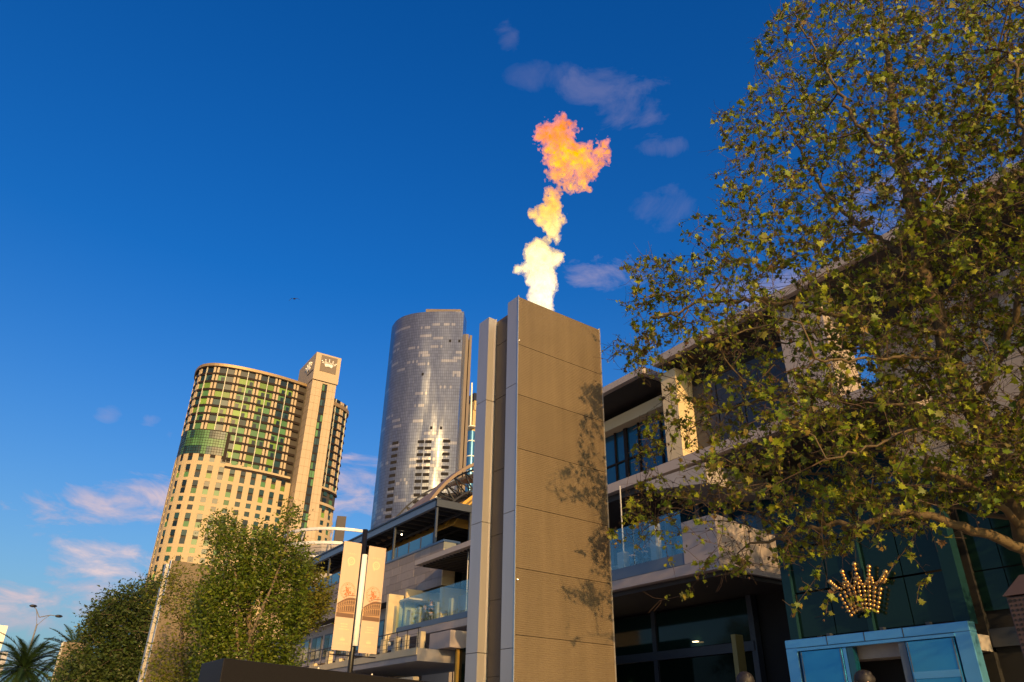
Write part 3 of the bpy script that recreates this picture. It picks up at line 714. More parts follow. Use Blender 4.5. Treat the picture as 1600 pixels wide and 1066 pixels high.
# ringed rotunda
ro = thing('rotunda', 'drum shaped grey rotunda with three projecting white steel rings', 'building', (32, 94, 0))
RC = (35.4, 95.2)
MB().tube([(RC[0], RC[1], 0), (RC[0], RC[1], 22.6)], 5.6, 14).build('drum', MT['concrete2'], ro)
MB().tube([(RC[0], RC[1], 22.6), (RC[0], RC[1], 22.9)], 5.7, 14).build('drum_cap', MT['concrete'], ro)
for z, r in ((24.3, 7.4), (22.4, 8.2), (20.6, 8.6)):
    m = MB(); n = 40
    for k in range(n):
        a, b = 2 * math.pi * k / n, 2 * math.pi * (k + 1) / n
        P = lambda an, rr, zz: (RC[0] + rr * math.cos(an), RC[1] + rr * math.sin(an), zz)
        m.hexa([P(a, r - .25, z), P(b, r - .25, z), P(b, r, z), P(a, r, z), P(a, r - .25, z + .34), P(b, r - .25, z + .34), P(b, r, z + .34), P(a, r, z + .34)])
    m.build('ring', mat('white_steel', (.62, .60, .58), .4) if 'wst' not in MT else MT['wst'], ro)
for k in range(12):
    an = 2 * math.pi * k / 12
    c, s_ = math.cos(an), math.sin(an)
    MB().tube([(RC[0] + 8.3 * c, RC[1] + 8.3 * s_, 20.7), (RC[0] + 7.2 * c, RC[1] + 7.2 * s_, 24.5)], .10, 5).build('ring_strut', MT['concrete2'], ro)
    MB().tube([(RC[0] + 5.5 * c, RC[1] + 5.5 * s_, 21.6), (RC[0] + 8.0 * c, RC[1] + 8.0 * s_, 22.5)], .09, 5).build('ring_bracket', MT['concrete2'], ro)

# ================================================================ RIGHT PART OF THE WATERFRONT BUILDING
rb = thing('entrance_building', 'tall concrete waterfront building with dark glass entrance behind the big plane tree', 'building', (22, 15, 0))
# roofs with deep overhang
def roof(x0, x1, y0, y1, z0, z1):
    MB().box(x0, x1, y0, y1, z0, z1).build('roof_slab', MT['concrete'], rb)
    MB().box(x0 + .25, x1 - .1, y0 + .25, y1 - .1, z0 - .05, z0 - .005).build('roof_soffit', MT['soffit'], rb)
roof(20.4, 24.5, 21.0, 34.0, 15.72, 16.02)
roof(20.5, 26, -12.0, 20.5, 15.85, 16.2)
MB().box(22.0, 22.6, 21.6, 34, 14.78, 15.3).build('goldlit_beam', MT['yellow'], rb)  # cream colour carries the golden light on the beam
MB().box(22.1, 22.6, 14.0, 20.3, 14.9, 15.5).build('goldlit_beam', MT['yellow'], rb)
# wall pier catching the sun
MB().box(21.0, 22.6, 19.7, 20.55, 11.7, 15.6).build('wall_pier', MT['yellow'], rb)
MB().box(20.98, 22.4, 12.6, 14.4, 11.7, 15.8).build('wall_pier', MT['concrete'], rb)
# big windows of the upper floor
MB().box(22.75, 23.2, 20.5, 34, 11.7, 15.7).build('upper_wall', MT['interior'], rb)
zt = 14.76
yy = [34.0, 31.0, 28.8, 26.3, 25.35, 24.6, 23.7, 22.25, 20.6]
for a, b in zip(yy, yy[1:]):
    for (z0, z1) in ((11.75, 13.2), (13.26, zt)):
        MB().box(22.52, 22.56, b + .04, a - .04, z0, z1).build('window_pane', MT['glassblue'], rb)
for i, y in enumerate(yy): MB().box(22.44, 22.60, y - (.11 if i == 5 else .045), y + (.11 if i == 5 else .045), 11.7, 14.8).build('mullion', MT['bronze'], rb)
MB().box(22.46, 22.6, 20.6, 34, 13.19, 13.27).build('transom', MT['bronze'], rb)
# dark metal panels right of the pier
yy = [19.68, 18.4, 17.1, 15.8, 14.45]
for a, b in zip(yy, yy[1:]):
    MB().box(21.9, 21.96, b + .03, a - .03, 11.75, 13.3).build('metal_panel', MT['darksteel'], rb)
    MB().box(21.9, 21.96, b + .03, a - .03, 13.35, 14.88).build('metal_panel', MT['darksteel'], rb)
MB().box(21.97, 23.2, 14.4, 19.7, 11.7, 15.8).build('upper_wall', MT['interior'], rb)
# upper slab, lower slab with parapet block
MB().box(21.0, 27, 11.0, 25.25, 11.28, 11.68).build('floor_slab', MT['concrete'], rb)
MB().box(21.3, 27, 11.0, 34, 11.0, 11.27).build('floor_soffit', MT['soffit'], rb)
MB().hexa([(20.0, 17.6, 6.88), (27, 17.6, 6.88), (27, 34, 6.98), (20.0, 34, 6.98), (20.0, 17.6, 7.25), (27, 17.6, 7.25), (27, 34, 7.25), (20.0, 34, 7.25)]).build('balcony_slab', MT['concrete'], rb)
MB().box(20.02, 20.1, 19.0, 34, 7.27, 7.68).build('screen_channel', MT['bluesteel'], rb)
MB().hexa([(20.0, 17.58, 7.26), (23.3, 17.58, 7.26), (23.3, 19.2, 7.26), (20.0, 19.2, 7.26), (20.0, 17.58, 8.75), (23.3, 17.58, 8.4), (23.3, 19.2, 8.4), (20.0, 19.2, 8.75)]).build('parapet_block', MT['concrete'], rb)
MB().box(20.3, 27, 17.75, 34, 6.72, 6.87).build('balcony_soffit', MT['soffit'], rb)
yy = [33, 30.5, 28, 25.5, 23.4, 21.9, 20.5, 19.25]
for a, b in zip(yy, yy[1:]):
    MB().box(20.05, 20.075, b + .02, a - .02, 7.69, 9.25).build('glass_screen', MT['clear'], rb)
MB().box(24.5, 24.7, 11, 34, 7.2, 11.0).build('back_glass', MT['glassblue'], rb)
for y in (31, 28, 25.6, 24.1, 22.2, 20.6, 19): MB().box(24.3, 24.5, y, y + .25, 7.2, 11).build('mullion', MT['bluesteel'], rb)
MB().tube([(20.7, 23.2, 7.3), (20.7, 23.2, 11.28)], .03, 6).build('suspension_rod', MT['rod'], rb)
MB().box(20.6, 20.9, 23.1, 23.5, 7.27, 8.5).build('balcony_post', MT['concrete2'], rb)
MB().box(20.4, 20.7, 21.0, 21.3, 7.27, 9.2).build('balcony_post', MT['concrete2'], rb)
MB().hexa([(20.5, 18.2, 10.1), (24, 18.2, 10.1), (24, 21.4, 10.6), (20.5, 21.4, 10.6), (20.5, 18.2, 10.9), (24, 18.2, 10.9), (24, 21.4, 10.95), (20.5, 21.4, 10.95)]).build('hanging_bulkhead', MT['concrete2'], rb)
# ground floor: dark recessed glass in heavy frames
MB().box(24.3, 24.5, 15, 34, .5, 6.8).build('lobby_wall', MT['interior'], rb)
yy = [33.6, 29.0, 25.15, 19.9]
for a, b in zip(yy, yy[1:]):
    MB().box(24.0, 24.05, b + .12, a - .12, 5.1, 6.6).build('lobby_pane', MT['glassdark'], rb)
    MB().box(24.0, 24.05, b + .12, a - .12, .5, 4.7).build('lobby_pane', MT['glassinky'], rb)
    MB().box(23.9, 24.1, a - .12, a + .12, .5, 6.7).build('lobby_post', MT['darksteel'], rb)
MB().box(23.86, 24.1, 19.8, 33.6, 4.72, 5.06).build('lobby_transom', MT['darksteel'], rb)
MB().box(23.9, 24.2, 19.7, 19.95, .5, 6.7).build('lobby_post', MT['darksteel'], rb)
MB().box(22.2, 22.6, 19.2, 19.4, .5, 5.1).build('lobby_pier', mat('olive_pier', (.24, .20, .06), .6), rb)  # plain olive pier in front of the lobby
MB().box(24.0, 26.5, 19.75, 19.8, .5, 6.6).build('lobby_side_pane', MT['glassinky'], rb)
for (x, y, z) in ((23.9, 26.8, 3.9), (23.8, 22.6, 5.25), (22.8, 15.4, 4.62), (23.7, 20.5, 3.6), (23.9, 29, 5.3)):
    MB().box(x, x + .12, y, y + .22, z, z + .03).build('downlight', mat('lit_downlight', (1, .8, .45), .4, emit=(1, .75, .4), estr=9) if False else MT.setdefault('dl', mat('lit_lobby_lamp', (1, .8, .45), .4, emit=(1, .72, .35), estr=6)), rb)
MB().box(23.84, 23.9, 26.6, 28.8, 3.3, 3.36).build('shelf_light', MT['dl'], rb)
# glass entrance box
MB().box(19.5, 26, 9.3, 14.4, .5, 7.8).build('entrance_core', MT['interior'], rb)
for y, w in ((14.28, .14), (11.9, .07), (9.55, .18)): MB().box(18.98, 19.3, y - w, y + w, 4.2, 7.9).build('entrance_post', mat('teal_post', (.008, .035, .045), .4, spec=.2) if 'tp' not in MT else MT['tp'], rb)
yy = [14.14, 13.0, 11.97, 10.8, 9.73]
for a, b in zip(yy, yy[1:]):
    for z0, z1 in ((4.3, 5.45), (5.5, 6.7), (6.75, 7.9)):
        MB().box(19.1, 19.13, b + .015, a - .015, z0, z1).build('entrance_pane', MT['glassdark'], rb)
MB().obox((19.3, 13.9, 4.3), (0, -.35, 0), (.05, 0, 0), (0, 0, 2.0)).build('timber_fin', MT['yellow'], rb) if False else None
yy = [9.37, 8.6, 7.9, 7.2, 6.3]
for a, b in zip(yy, yy[1:]):
    for z0, z1 in ((4.5, 5.4), (5.43, 6.3), (6.33, 7.3)):
        MB().box(19.6, 19.64, b + .012, a - .012, z0, z1).build('tinted_tile', MT['glassdark'], rb)
MB().box(19.66, 22, 5.6, 9.3, .5, 7.6).build('dark_core', MT['interior'], rb)
MB().box(19.55, 19.65, 6.3, 9.3, 3.7, 4.1).build('transom', MT['darksteel'], rb)
MB().box(19.3, 22, 4.9, 6.25, .5, 8.2).build('side_wall', MT['concrete2'], rb)
for z in (3.4, 4.6, 5.8, 7.0): MB().box(19.285, 19.3, 4.9, 6.25, z, z + .03).build('wall_groove', MT['joint'], rb)
for y in (13.75, 13.45): MB().box(19.35, 19.45, y - .1, y + .06, 4.2, 5.9).build('timber_fin', MT['yellow'], rb)
crown((18.95, 12.0, 5.15), (0, -1, 0), (0, 0, 1), (-1, 0, 0), 0.05, 'tiny', None, rb) if False else None
def ball_crown(c, s):                         # crown of steel balls mounted off the glass
    m = MB(); c = Vector(c); P = lambda x, y: c + Vector((0, -x * s, y * s))
    for r in range(6):
        hw = .30 + .035 * r
        for k in range(9):
            x = -hw + 2 * hw * k / 8; m.ball(P(x, -.40 + .085 * r - .10 * (x / hw) ** 2), .041 * s, 8, 6)
    for k in range(5):
        bx_ = (-.50, -.25, 0, .25, .50)[k]; dx = (-.16, -.07, 0, .07, .16)[k]; top = (.26, .40, .50, .40, .26)[k]
        for j in range(5):
            t = j / 4; m.ball(P(bx_ + dx * t, .10 + (top - .10) * t - .10 * bx_ ** 2), (.043 if j < 4 else .055) * s, 8, 6)
            if j < 3:
                for sg in (-1, 1): m.ball(P(bx_ + dx * t + sg * (.085 - .02 * j), .075 + (top - .15) * t * .8 - .1 * bx_ ** 2), .036 * s, 8, 6)
    return m
MT['ballwarm'] = mat('sunwarm_steel_ball', (.80, .50, .17), .34, metal=.9)  # gold base colour carries warm sunlight falling on the steel
ball_crown((18.93, 11.98, 5.32), 1.26).build('crown_emblem', MT['ballwarm'], rb, smooth=True)
# blue portal
PX = 18.6
for (y0, y1, z0, z1, nm, mt) in ((9.25, 14.35, 3.98, 4.20, 'portal_head', 'bluelight'), (13.98, 14.35, .5, 3.98, 'portal_jamb', 'bluelight'), (9.25, 9.62, .5, 3.98, 'portal_jamb', 'bluelight'),
                                 (12.62, 13.9, .5, 3.88, 'portal_panel', 'skyblue'), (9.66, 10.85, .5, 3.88, 'portal_panel', 'skyblue')):
    MB().box(PX, PX + .3, y0, y1, z0, z1).build(nm, MT[mt], rb, bevel=.015)
MB().box(PX - .02, PX + .12, 9.62, 13.98, 3.895, 3.965).build('portal_rail', MT['bluelight'], rb)
MB().box(PX + .02, PX + .2, 12.5, 12.6, .5, 3.88).build('portal_post', MT['bluelight'], rb)
MB().box(PX + .02, PX + .2, 12.3, 12.48, .5, 3.88).build('portal_post', MT['glassblue'], rb)
MB().box(PX + .02, PX + .25, 10.87, 11.05, .5, 3.88).build('portal_post', MT['bluesteel'], rb)
MB().box(PX + .04, PX + .12, 9.7, 10.8, 3.05, 3.2).build('panel_rail', MT['bluelight'], rb).location.x -= .06
MB().box(PX + .3, PX + 3, 9.3, 14.3, 3.6, 3.95).build('vestibule_ceiling', MT['concrete2'], rb)
MB().box(PX + 1.0, PX + 1.1, 11.05, 12.3, .5, 3.5).build('vestibule_door', MT['glassinky'], rb)
MB().box(PX + .95, PX + 1.12, 11.05, 12.3, 3.35, 3.5).build('door_head', MT['bluesteel'], rb)
for y in (13.0, 11.9, 10.85): MB().box(PX - .006, PX + .001, y - .012, y + .012, 3.985, 4.195).build('head_joint', MT['darksteel'], rb)
for y in (12.95, 11.4, 10.2): MB().box(PX + .02, PX + .14, y - .05, y + .05, 4.2, 4.27).build('glass_clamp', MT['darksteel'], rb)
for y in (13.86, 12.66, 10.80, 9.70): MB().box(PX - .01, PX - .001, y - .012, y + .012, .5, 3.86).build('panel_edge', MT['bluesteel'], rb)
# end wings and blank walls behind the tree
MB().box(23.5, 30, -14, 12.5, 8.0, 14.2).build('wing_wall', MT['concrete2'], rb)
MB().box(23.0, 30, -14, 12.7, 14.2, 14.6).build('wing_roof', MT['concrete'], rb)
y = 12.5
while y > -8:
    MB().box(23.47, 23.499, y - 2.4, y - .02, 8.05, 10.0).build('wall_panel', MT['concrete2'], rb); MB().box(23.47, 23.499, y - 2.4, y - .02, 10.04, 12.0).build('wall_panel', MT['concrete2'], rb)
    MB().box(23.47, 23.499, y - 2.4, y - .02, 12.04, 14.1).build('wall_panel', MT['concrete2'], rb); y -= 2.42
MB().box(22.8, 28, -14, 12.4, 7.6, 8.0).build('wing_slab', MT['concrete'], rb)
MB().box(23.4, 30, -14, 5.2, .5, 7.6).build('wing_base', MT['interior'], rb)
# ================================================================ GRANITE BLOCK, BANNER POLE, STREET FURNITURE
c0 = at_dist(350, 1028, 9.85); d1 = Vector((.903, .43, 0)); d2 = Vector((-.02, 1, 0)).normalized()
gb = thing('granite_block', 'dark granite block in front of the trees at the bottom edge', 'stone block', (c0.x, c0.y, 0))
GZ = c0.z
MB().obox((c0.x, c0.y, GZ - .34), d1 * 6.0, d2 * 1.0, (0, 0, .34)).build('cap_stone', MT['granite'], gb, bevel=.012)
MB().obox(Vector((c0.x, c0.y, 0)) + d1 * .03 + d2 * .03, d1 * 5.94, d2 * .94, (0, 0, GZ - .345)).build('body_stone', MT['granite'], gb, bevel=.012)
for t, e in ((1.55, .35), (2.62, .62)):
    MB().ball(Vector((c0.x, c0.y, GZ + .008)) + d1 * t + d2 * .03, .014, 6, 4).build('pebble', MT['ivory'], gb)

class SB(MB):                                   # drawn at 25 m, set down at 18.5 m in true size
    def build(s, *a, **k):
        s.v = [Vector((p.x * BK, p.y * BK, 1.6 + (p.z - 1.6) * BK if p.z > .6 else .5)) for p in s.v]
        return MB.build(s, *a, **k)
BK = .74                                        # banner scale: the pole stands 18.5 m away
bp = thing('banner_pole', 'black pole with glowing ivory tube and two peach banners showing an arena', 'pole', (9.45 * BK, 23.15 * BK, 0.5))
PB = Vector((9.45, 23.15, 0)); bp_base = Vector((9.45 * BK, 23.15 * BK, 0))
SB().tube([PB + Vector((-.02, .12, .5)), PB + Vector((-.02, .12, 7.72))], .085, 12).build('pole', MT['black'], bp, smooth=True)
SB().tube([PB + Vector((.0, -.02, 4.12)), PB + Vector((.0, -.02, 6.88))], .085, 14).build('lamp_tube', mat('ivory_tube', (.86, .80, .63), .35, emit=(1, .85, .55), estr=.25), bp, smooth=True)
for z in (3.84, 7.2):
    SB().tube([PB - PU * .78 + Vector((0, .12, z)), PB + PU * .80 + Vector((0, .12, z))], .018, 6).build('banner_arm', MT['black'], bp)
MT['banner'] = mat('peach_banner', (.60, .44, .32), .75, var=.04, vscale=2, stretch=(3, 3, .3))
MT['print_pale'] = mat('pale_print', (.78, .58, .36), .8); MT['print_dark'] = mat('sepia_print', (.17, .095, .06), .8); MT['print_mid'] = mat('tan_print', (.42, .25, .14), .8); MT['print_red'] = mat('red_print', (.62, .17, .06), .8)
def text_mesh(s, size):
    cu = bpy.data.curves.new('t', 'FONT'); cu.body = s; cu.size = size; cu.align_x = 'CENTER'; cu.space_character = 1.25; cu.resolution_u = 2
    o = bpy.data.objects.new('t', cu); me = bpy.data.meshes.new_from_object(o); bpy.data.objects.remove(o); bpy.data.curves.remove(cu); return me
def banner(u0, ztop):
    w, zb = .625, ztop - 3.26
    def P(x, z, d=0.0):                       # x 0..1 across, slight billow
        bow = .012 * math.sin(math.pi * x)
        return PB + PU * (u0 + w * x) + PV * (-bow - d) + Vector((0, 0, z))
    m = SB(); nx, nz_ = 6, 26
    for side, off in ((0, 0), (1, -.006)):
        b = len(m.v)
        for j in range(nz_ + 1):
            for i in range(nx + 1): m.v.append(P(i / nx, zb + (ztop - zb) * j / nz_, off))
        for j in range(nz_):
            for i in range(nx):
                q = (b + j * (nx + 1) + i, b + j * (nx + 1) + i + 1, b + (j + 1) * (nx + 1) + i + 1, b + (j + 1) * (nx + 1) + i); m.f.append(q if side == 0 else q[::-1])
    bo = m.build('banner', MT['banner'], bp, smooth=True)
    for za, zb2 in ((ztop - .10, ztop - .095), (zb + .13, zb + .135)):
        SB().poly([P(0, za, .003), P(1, za, .003), P(1, zb2, .003), P(0, zb2, .003)]).build('hem_seam', MT['print_mid'], bo)
    e = .004
    def text(s, size, xc, z, mt):
        me = text_mesh(s, size); mb = SB()
        for p in me.polygons: mb.poly([P(xc + me.vertices[i].co.x / w, z + me.vertices[i].co.y, e) for i in p.vertices])
        bpy.data.meshes.remove(me); return mb.build('print', mt, bo, stuff=True)
    def disc(m, xc, zc, r, hole=0, n=28, a0=0, a1=2 * math.pi):
        for k in range(n):
            a, b = a0 + (a1 - a0) * k / n, a0 + (a1 - a0) * (k + 1) / n
            q = lambda an, rr: P(xc + rr * math.cos(an) / w, zc + rr * math.sin(an), e)
            m.poly([q(a, hole), q(a, r), q(b, r), q(b, hole)] if hole else [P(xc, zc, e), q(a, r), q(b, r)])
        return m
    text('GRADI', .085, .5, ztop - .40, MT['print_pale'])
    zc = ztop - .60
    m = disc(SB(), .5, zc, .135, .085); disc(m, .5, zc, .062, .036, 18, math.radians(40), math.radians(350))
    m.poly([P(.5, zc - .012, e), P(.5 + .062 / w, zc - .012, e), P(.5 + .062 / w, zc + .012, e), P(.5, zc + .012, e)])
    m.poly([P(.5 - .12 / w, zc - .06, e), P(.5 - .03 / w, zc - .125, e), P(.5 - .06 / w, zc - .20, e)])
    m.build('print_logo', MT['print_pale'], bo, stuff=True)
    zc = ztop - 1.52                           # red seal
    m = disc(SB(), .5, zc, .255, .247, 40); r_ = random.Random(5)
    for k in range(26):
        a = 2 * math.pi * k / 26
        m.poly([P(.5 + rr * math.cos(a + da) / w, zc + rr * math.sin(a + da), e) for rr, da in ((.2, -.04), (.228, -.04), (.228, .04), (.2, .04))])
    for k in range(60):
        x, y = r_.gauss(0, .07), r_.gauss(-.02, .085); 
        if abs(x) > .13 - .35 * (y + .05) * .5 and y > 0: continue
        s_ = r_.uniform(.012, .03); m.poly([P(.5 + (x + s_ * math.cos(t)) / w, zc + y + s_ * math.sin(t) * r_.uniform(.6, 1), e) for t in (0, 1.2, 2.5, 3.8, 5)])
    m.build('print_seal', MT['print_red'], bo, stuff=True)
    zb_ = ztop - 2.31                          # arena ruin: tiers of arches rising to the right
    def curve_z(x, h): return zb_ + h * (.55 + .45 * math.sin(min(x * 1.15 + .12, 1.0) * math.pi / 2))
    m1, m2 = SB(), SB()
    n = 24
    for (h0, h1, mt_) in ((.0, .12, 1), (.17, .19, 1), (.385, .405, 1), (.53, .60, 1), (.66, .68, 1)):
        for k in range(n):
            xa, xb = .02 + .96 * k / n, .02 + .96 * (k + 1) / n
            if h0 > .6 and xa < .30: continue
            f = lambda x, h: curve_z(x, h) if h > .13 else zb_ + h
            (m1).poly([P(xa, f(xa, h0), e), P(xb, f(xb, h0), e), P(xb, f(xb, h1), e), P(xa, f(xa, h1), e)])
    for (h0, h1, na) in ((.20, .37, 8), (.42, .52, 8)):
        for k in range(na):
            xc = .07 + .9 * ((k + .5) / na) ** 1.15; hw = .026 + .034 * k / na
            z0, z1 = curve_z(xc, h0), curve_z(xc, h1)
            pts = [(-hw, z0), (hw, z0), (hw, z1 - hw * w), (hw * .6, z1 - hw * w * .35), (0, z1), (-hw * .6, z1 - hw * w * .35), (-hw, z1 - hw * w)]
            m1.poly([P(xc + a, z, e) for a, z in pts])
    for k in range(n):
        xa, xb = .02 + .96 * k / n, .02 + .96 * (k + 1) / n
        m2.poly([P(xa, zb_ + .12, .003), P(xb, zb_ + .12, .003), P(xb, curve_z(xb, .6), .003), P(xa, curve_z(xa, .6), .003)])
    m2.build('print_arena_wall', mat('arena_tint', (.42, .25, .13), .8), bo, stuff=True); m1.build('print_arena', MT['print_dark'], bo, stuff=True)
    r_ = random.Random(8); m = SB()
    for j, (hw) in enumerate((.12, .10, .16)):
        z = ztop - 2.52 - .075 * j; x = -hw
        while x < hw:
            l_ = r_.uniform(.012, .03); m.poly([P(.5 + x / w, z, e), P(.5 + (x + l_) / w, z, e), P(.5 + (x + l_) / w, z + .035, e), P(.5 + x / w, z + .035, e)]); x += l_ + .012
    m.build('print_small_lines', MT['print_pale'], bo, stuff=True)
    zc = ztop - 2.93; m = SB()
    for k in range(5):
        x = (-.085, -.045, 0, .045, .085)[k]; t = (.05, .085, .10, .085, .05)[k]
        m.poly([P(.5 + (x * .7 - .022) / w, zc - .05, e), P(.5 + (x * .7 + .022) / w, zc - .05, e), P(.5 + x / w, zc + t - .02, e)])
    m.build('print_crown', MT['print_pale'], bo, stuff=True)
    text('CROWN', .085, .5, ztop - 3.09, MT['print_pale'])
banner(-.76, 7.215); banner(.135, 7.19)

MT['lamp_grey'] = mat('grey_lamp_steel', (.16, .16, .17), .5)
def street_lamp(px, py, D, label, copy_from=None):
    p = at_dist(px, py, D)
    if copy_from is not None: return copy_thing(copy_from, (p.x, p.y, 0), label)
    r = thing('street_lamp', label, 'street lamp', (p.x, p.y, 0), group='twin armed street lamps beyond the palms'); z = p.z
    MB().tube([(p.x, p.y, 0), (p.x, p.y, z - 1)], [.16, .09], 8).build('pole', MT['lamp_grey'], r)
    for (px2, py2) in ((52, 947), (92, 963)):
        q = at_dist(px2, py2, D); mid = Vector(p) * .45 + Vector(q) * .55 + Vector((0, 0, .1))
        MB().tube([(p.x, p.y, z - .2), mid, q], [.06, .05, .04], 6).build('arm', MT['lamp_grey'], r)
        MB().tube([(p.x, p.y, z - 1.2), Vector(p) * .7 + Vector(q) * .3 - Vector((0, 0, .35)), mid], .035, 5).build('arm_stay', MT['lamp_grey'], r)
        dv = (Vector(q) - mid).normalized()
        MB().ball(q, .30, 8, 5, (1.5, 1.2, .6)).build('lamp_head', MT['black'], r)
    return r
l1 = street_lamp(62, 962, 115, 'grey twin armed street lamp rising above the large palm')
street_lamp(138, 997, 150, 'farther street lamp half hidden behind the bushy tree', l1)

# perforated lantern box beside the trunk
lp = at_dist(1640, 985, 8.7)
pl = thing('perforated_lantern', 'brown perforated metal lantern box at the right edge below the plane tree', 'lantern', (lp.x, lp.y, 0))
MT['rust'] = mat('rust_brown_metal', (.075, .045, .035), .7, var=.2, vscale=6)
MB().tube([(lp.x, lp.y, 0), (lp.x, lp.y, 2.3)], .09, 10).build('post', MT['black'], pl)
MB().box(lp.x - .2, lp.x + .2, lp.y - .2, lp.y + .2, 2.28, 2.86).build('body', MT['rust'], pl, bevel=.01)
MB().hexa([(lp.x - .22, lp.y - .22, 2.87), (lp.x + .22, lp.y - .22, 2.87), (lp.x + .22, lp.y + .22, 2.87), (lp.x - .22, lp.y + .22, 2.87), (lp.x - .08, lp.y - .08, 3.06), (lp.x + .08, lp.y - .08, 3.06), (lp.x + .08, lp.y + .08, 3.06), (lp.x - .08, lp.y + .08, 3.06)]).build('cap', MT['rust'], pl)
m = MB(); r_ = random.Random(2)
for i in range(9):
    for j in range(13):
        a, z, s_ = -.17 + .0425 * i, 2.32 + .042 * j, r_.uniform(.010, .018)
        ring = [(s_ * math.cos(t), s_ * math.sin(t)) for t in (0, 1.05, 2.1, 3.14, 4.19, 5.24)]
        m.poly([(lp.x - .2035, lp.y + a + u, z + v) for u, v in ring]); m.poly([(lp.x + a + u, lp.y - .2035, z + v) for u, v in ring])
m.build('perforation', MT['interior'], pl, stuff=True)

# a gull far off
p = at_dist(460, 467, 45); bd = thing('bird', 'tiny dark bird gliding in the blue sky left of the hotel shaft', 'bird', p); rx = ROT @ Vector((1, 0, 0)); ru = ROT @ Vector((0, 1, 0)); rf = ROT @ Vector((0, 0, 1))
MB().tube([p - rf * .22, p - rf * .1, p + rf * .12, p + rf * .25], [.02, .055, .05, .015], 6).build('body', MT['black'], bd, smooth=True)
for s_ in (-1, 1):
    w = [p + rx * (.03 * s_), p + rx * (.18 * s_) + ru * .03, p + rx * (.36 * s_) - ru * (.07 if s_ > 0 else .13)]; c_ = [.09, .07, .015]
    m = MB()
    for i in range(2):
        a, b = w[i], w[i + 1]; m.hexa([a - rf * c_[i], b - rf * c_[i + 1], b + rf * c_[i + 1], a + rf * c_[i]] + [q + ru * .012 for q in (a - rf * c_[i], b - rf * c_[i + 1], b + rf * c_[i + 1], a + rf * c_[i])])
    m.build('wing', MT['black'], bd)

# ================================================================ FIREBALL
fl_o = Vector((8.5, 12.0, 10.0)); fdir = Vector((fl_o.x, fl_o.y, 0)).normalized(); fr = Vector((fdir.y, -fdir.x, 0))
def fl_pt(px, py):                            # point on the upright plane through the burner
    d = ray(px, py); t = (fl_o - EYE).dot(fdir) / d.dot(fdir); q = EYE + d * t
    return (q - fl_o).dot(fr), q.z - 10.0, 1155.0 / max((ROT.transposed() @ (q - EYE)).z * -1, 1)
PUFFS = [(855, 492, 14), (850, 478, 17), (848, 462, 22), (847, 445, 24), (846, 428, 23), (850, 440, 22), (838, 440, 17), (843, 410, 22), (836, 396, 18), (832, 388, 14), (846, 386, 16), (856, 378, 9), (862, 402, 11), (869, 396, 9), (872, 405, 6), (826, 415, 8), (813, 426, 5),
         (867, 374, 6), (863, 366, 9), (860, 350, 15), (857, 335, 17), (862, 322, 17), (864, 306, 15), (846, 343, 9), (838, 338, 8), (834, 340, 5), (872, 340, 9), (870, 355, 7),
         (908, 284, 12), (899, 294, 7), (914, 270, 14), (922, 254, 18), (935, 244, 11), (941, 234, 7), (938, 228, 5), (910, 250, 22), (895, 243, 24), (880, 232, 26), (869, 219, 24), (856, 211, 16), (847, 216, 10), (848, 204, 9), (862, 202, 12), (877, 203, 14), (890, 214, 10), (872, 250, 18), (869, 268, 11), (874, 276, 7), (880, 262, 12), (888, 288, 7), (893, 278, 6)]
H_ = .026
us = [fl_pt(*p[:2]) for p in PUFFS]
ulo, uhi = min(u[0] for u in us) - .6, max(u[0] for u in us) + .6
nx_, ny_, nz3 = int((uhi - ulo) / H_), int(1.5 / H_), int(7.2 / H_)
gx = ulo + H_ * np.arange(nx_); gy = -.75 + H_ * np.arange(ny_); gz = -.45 + H_ * np.arange(nz3)
rn = np.random.RandomState(4)
def vnoise(cell, seed):                       # smooth lattice noise over the grid
    r = np.random.RandomState(seed)
    dims = [int(math.ceil(n * H_ / cell)) + 3 for n in (nx_, ny_, nz3)]
    lat = r.rand(*dims).astype(np.float32) * 2 - 1
    out = lat
    for ax, n in enumerate((nx_, ny_, nz3)):
        t = np.arange(n) * H_ / cell; i = t.astype(int); f = t - i; f = f * f * (3 - 2 * f)
        sh = [1, 1, 1]; sh[ax] = n; f = f.reshape(sh).astype(np.float32)
        out = np.take(out, i, ax) * (1 - f) + np.take(out, i + 1, ax) * f
    return out
n1, n2, n3, n4 = vnoise(.34, 1), vnoise(.17, 2), vnoise(.085, 3), vnoise(.05, 4)
wx = vnoise(.3, 5) * .09 + vnoise(.12, 7) * .04; wz = vnoise(.3, 6) * .09 + vnoise(.12, 8) * .04
Xg = gx[:, None, None] + wx; Yg = gy[None, :, None] + vnoise(.3, 9) * .08; Zg = gz[None, None, :] + wz
field = np.full((nx_, ny_, nz3), -3.0, np.float32)
for (px, py, r), (u, z, k) in zip(PUFFS, us):
    R = (.72 if py > 300 else .80) * r / k; yo = rn.uniform(-.12, .12)
    d = np.sqrt((Xg - u) ** 2 + ((Yg - yo) * .9) ** 2 + (Zg - z) ** 2)
    field = np.maximum(field, (R - d) / .16)
field += n1 * .30 + n2 * .42 - np.abs(n3) * .22 + n4 * .30 + vnoise(.03, 12) * .16
wisp = np.clip((gz - 3.4) / .8, 0, 1)[None, None, :]
field += wisp * (-.06 + n2 * .55 + n3 * .40 + n4 * .25)
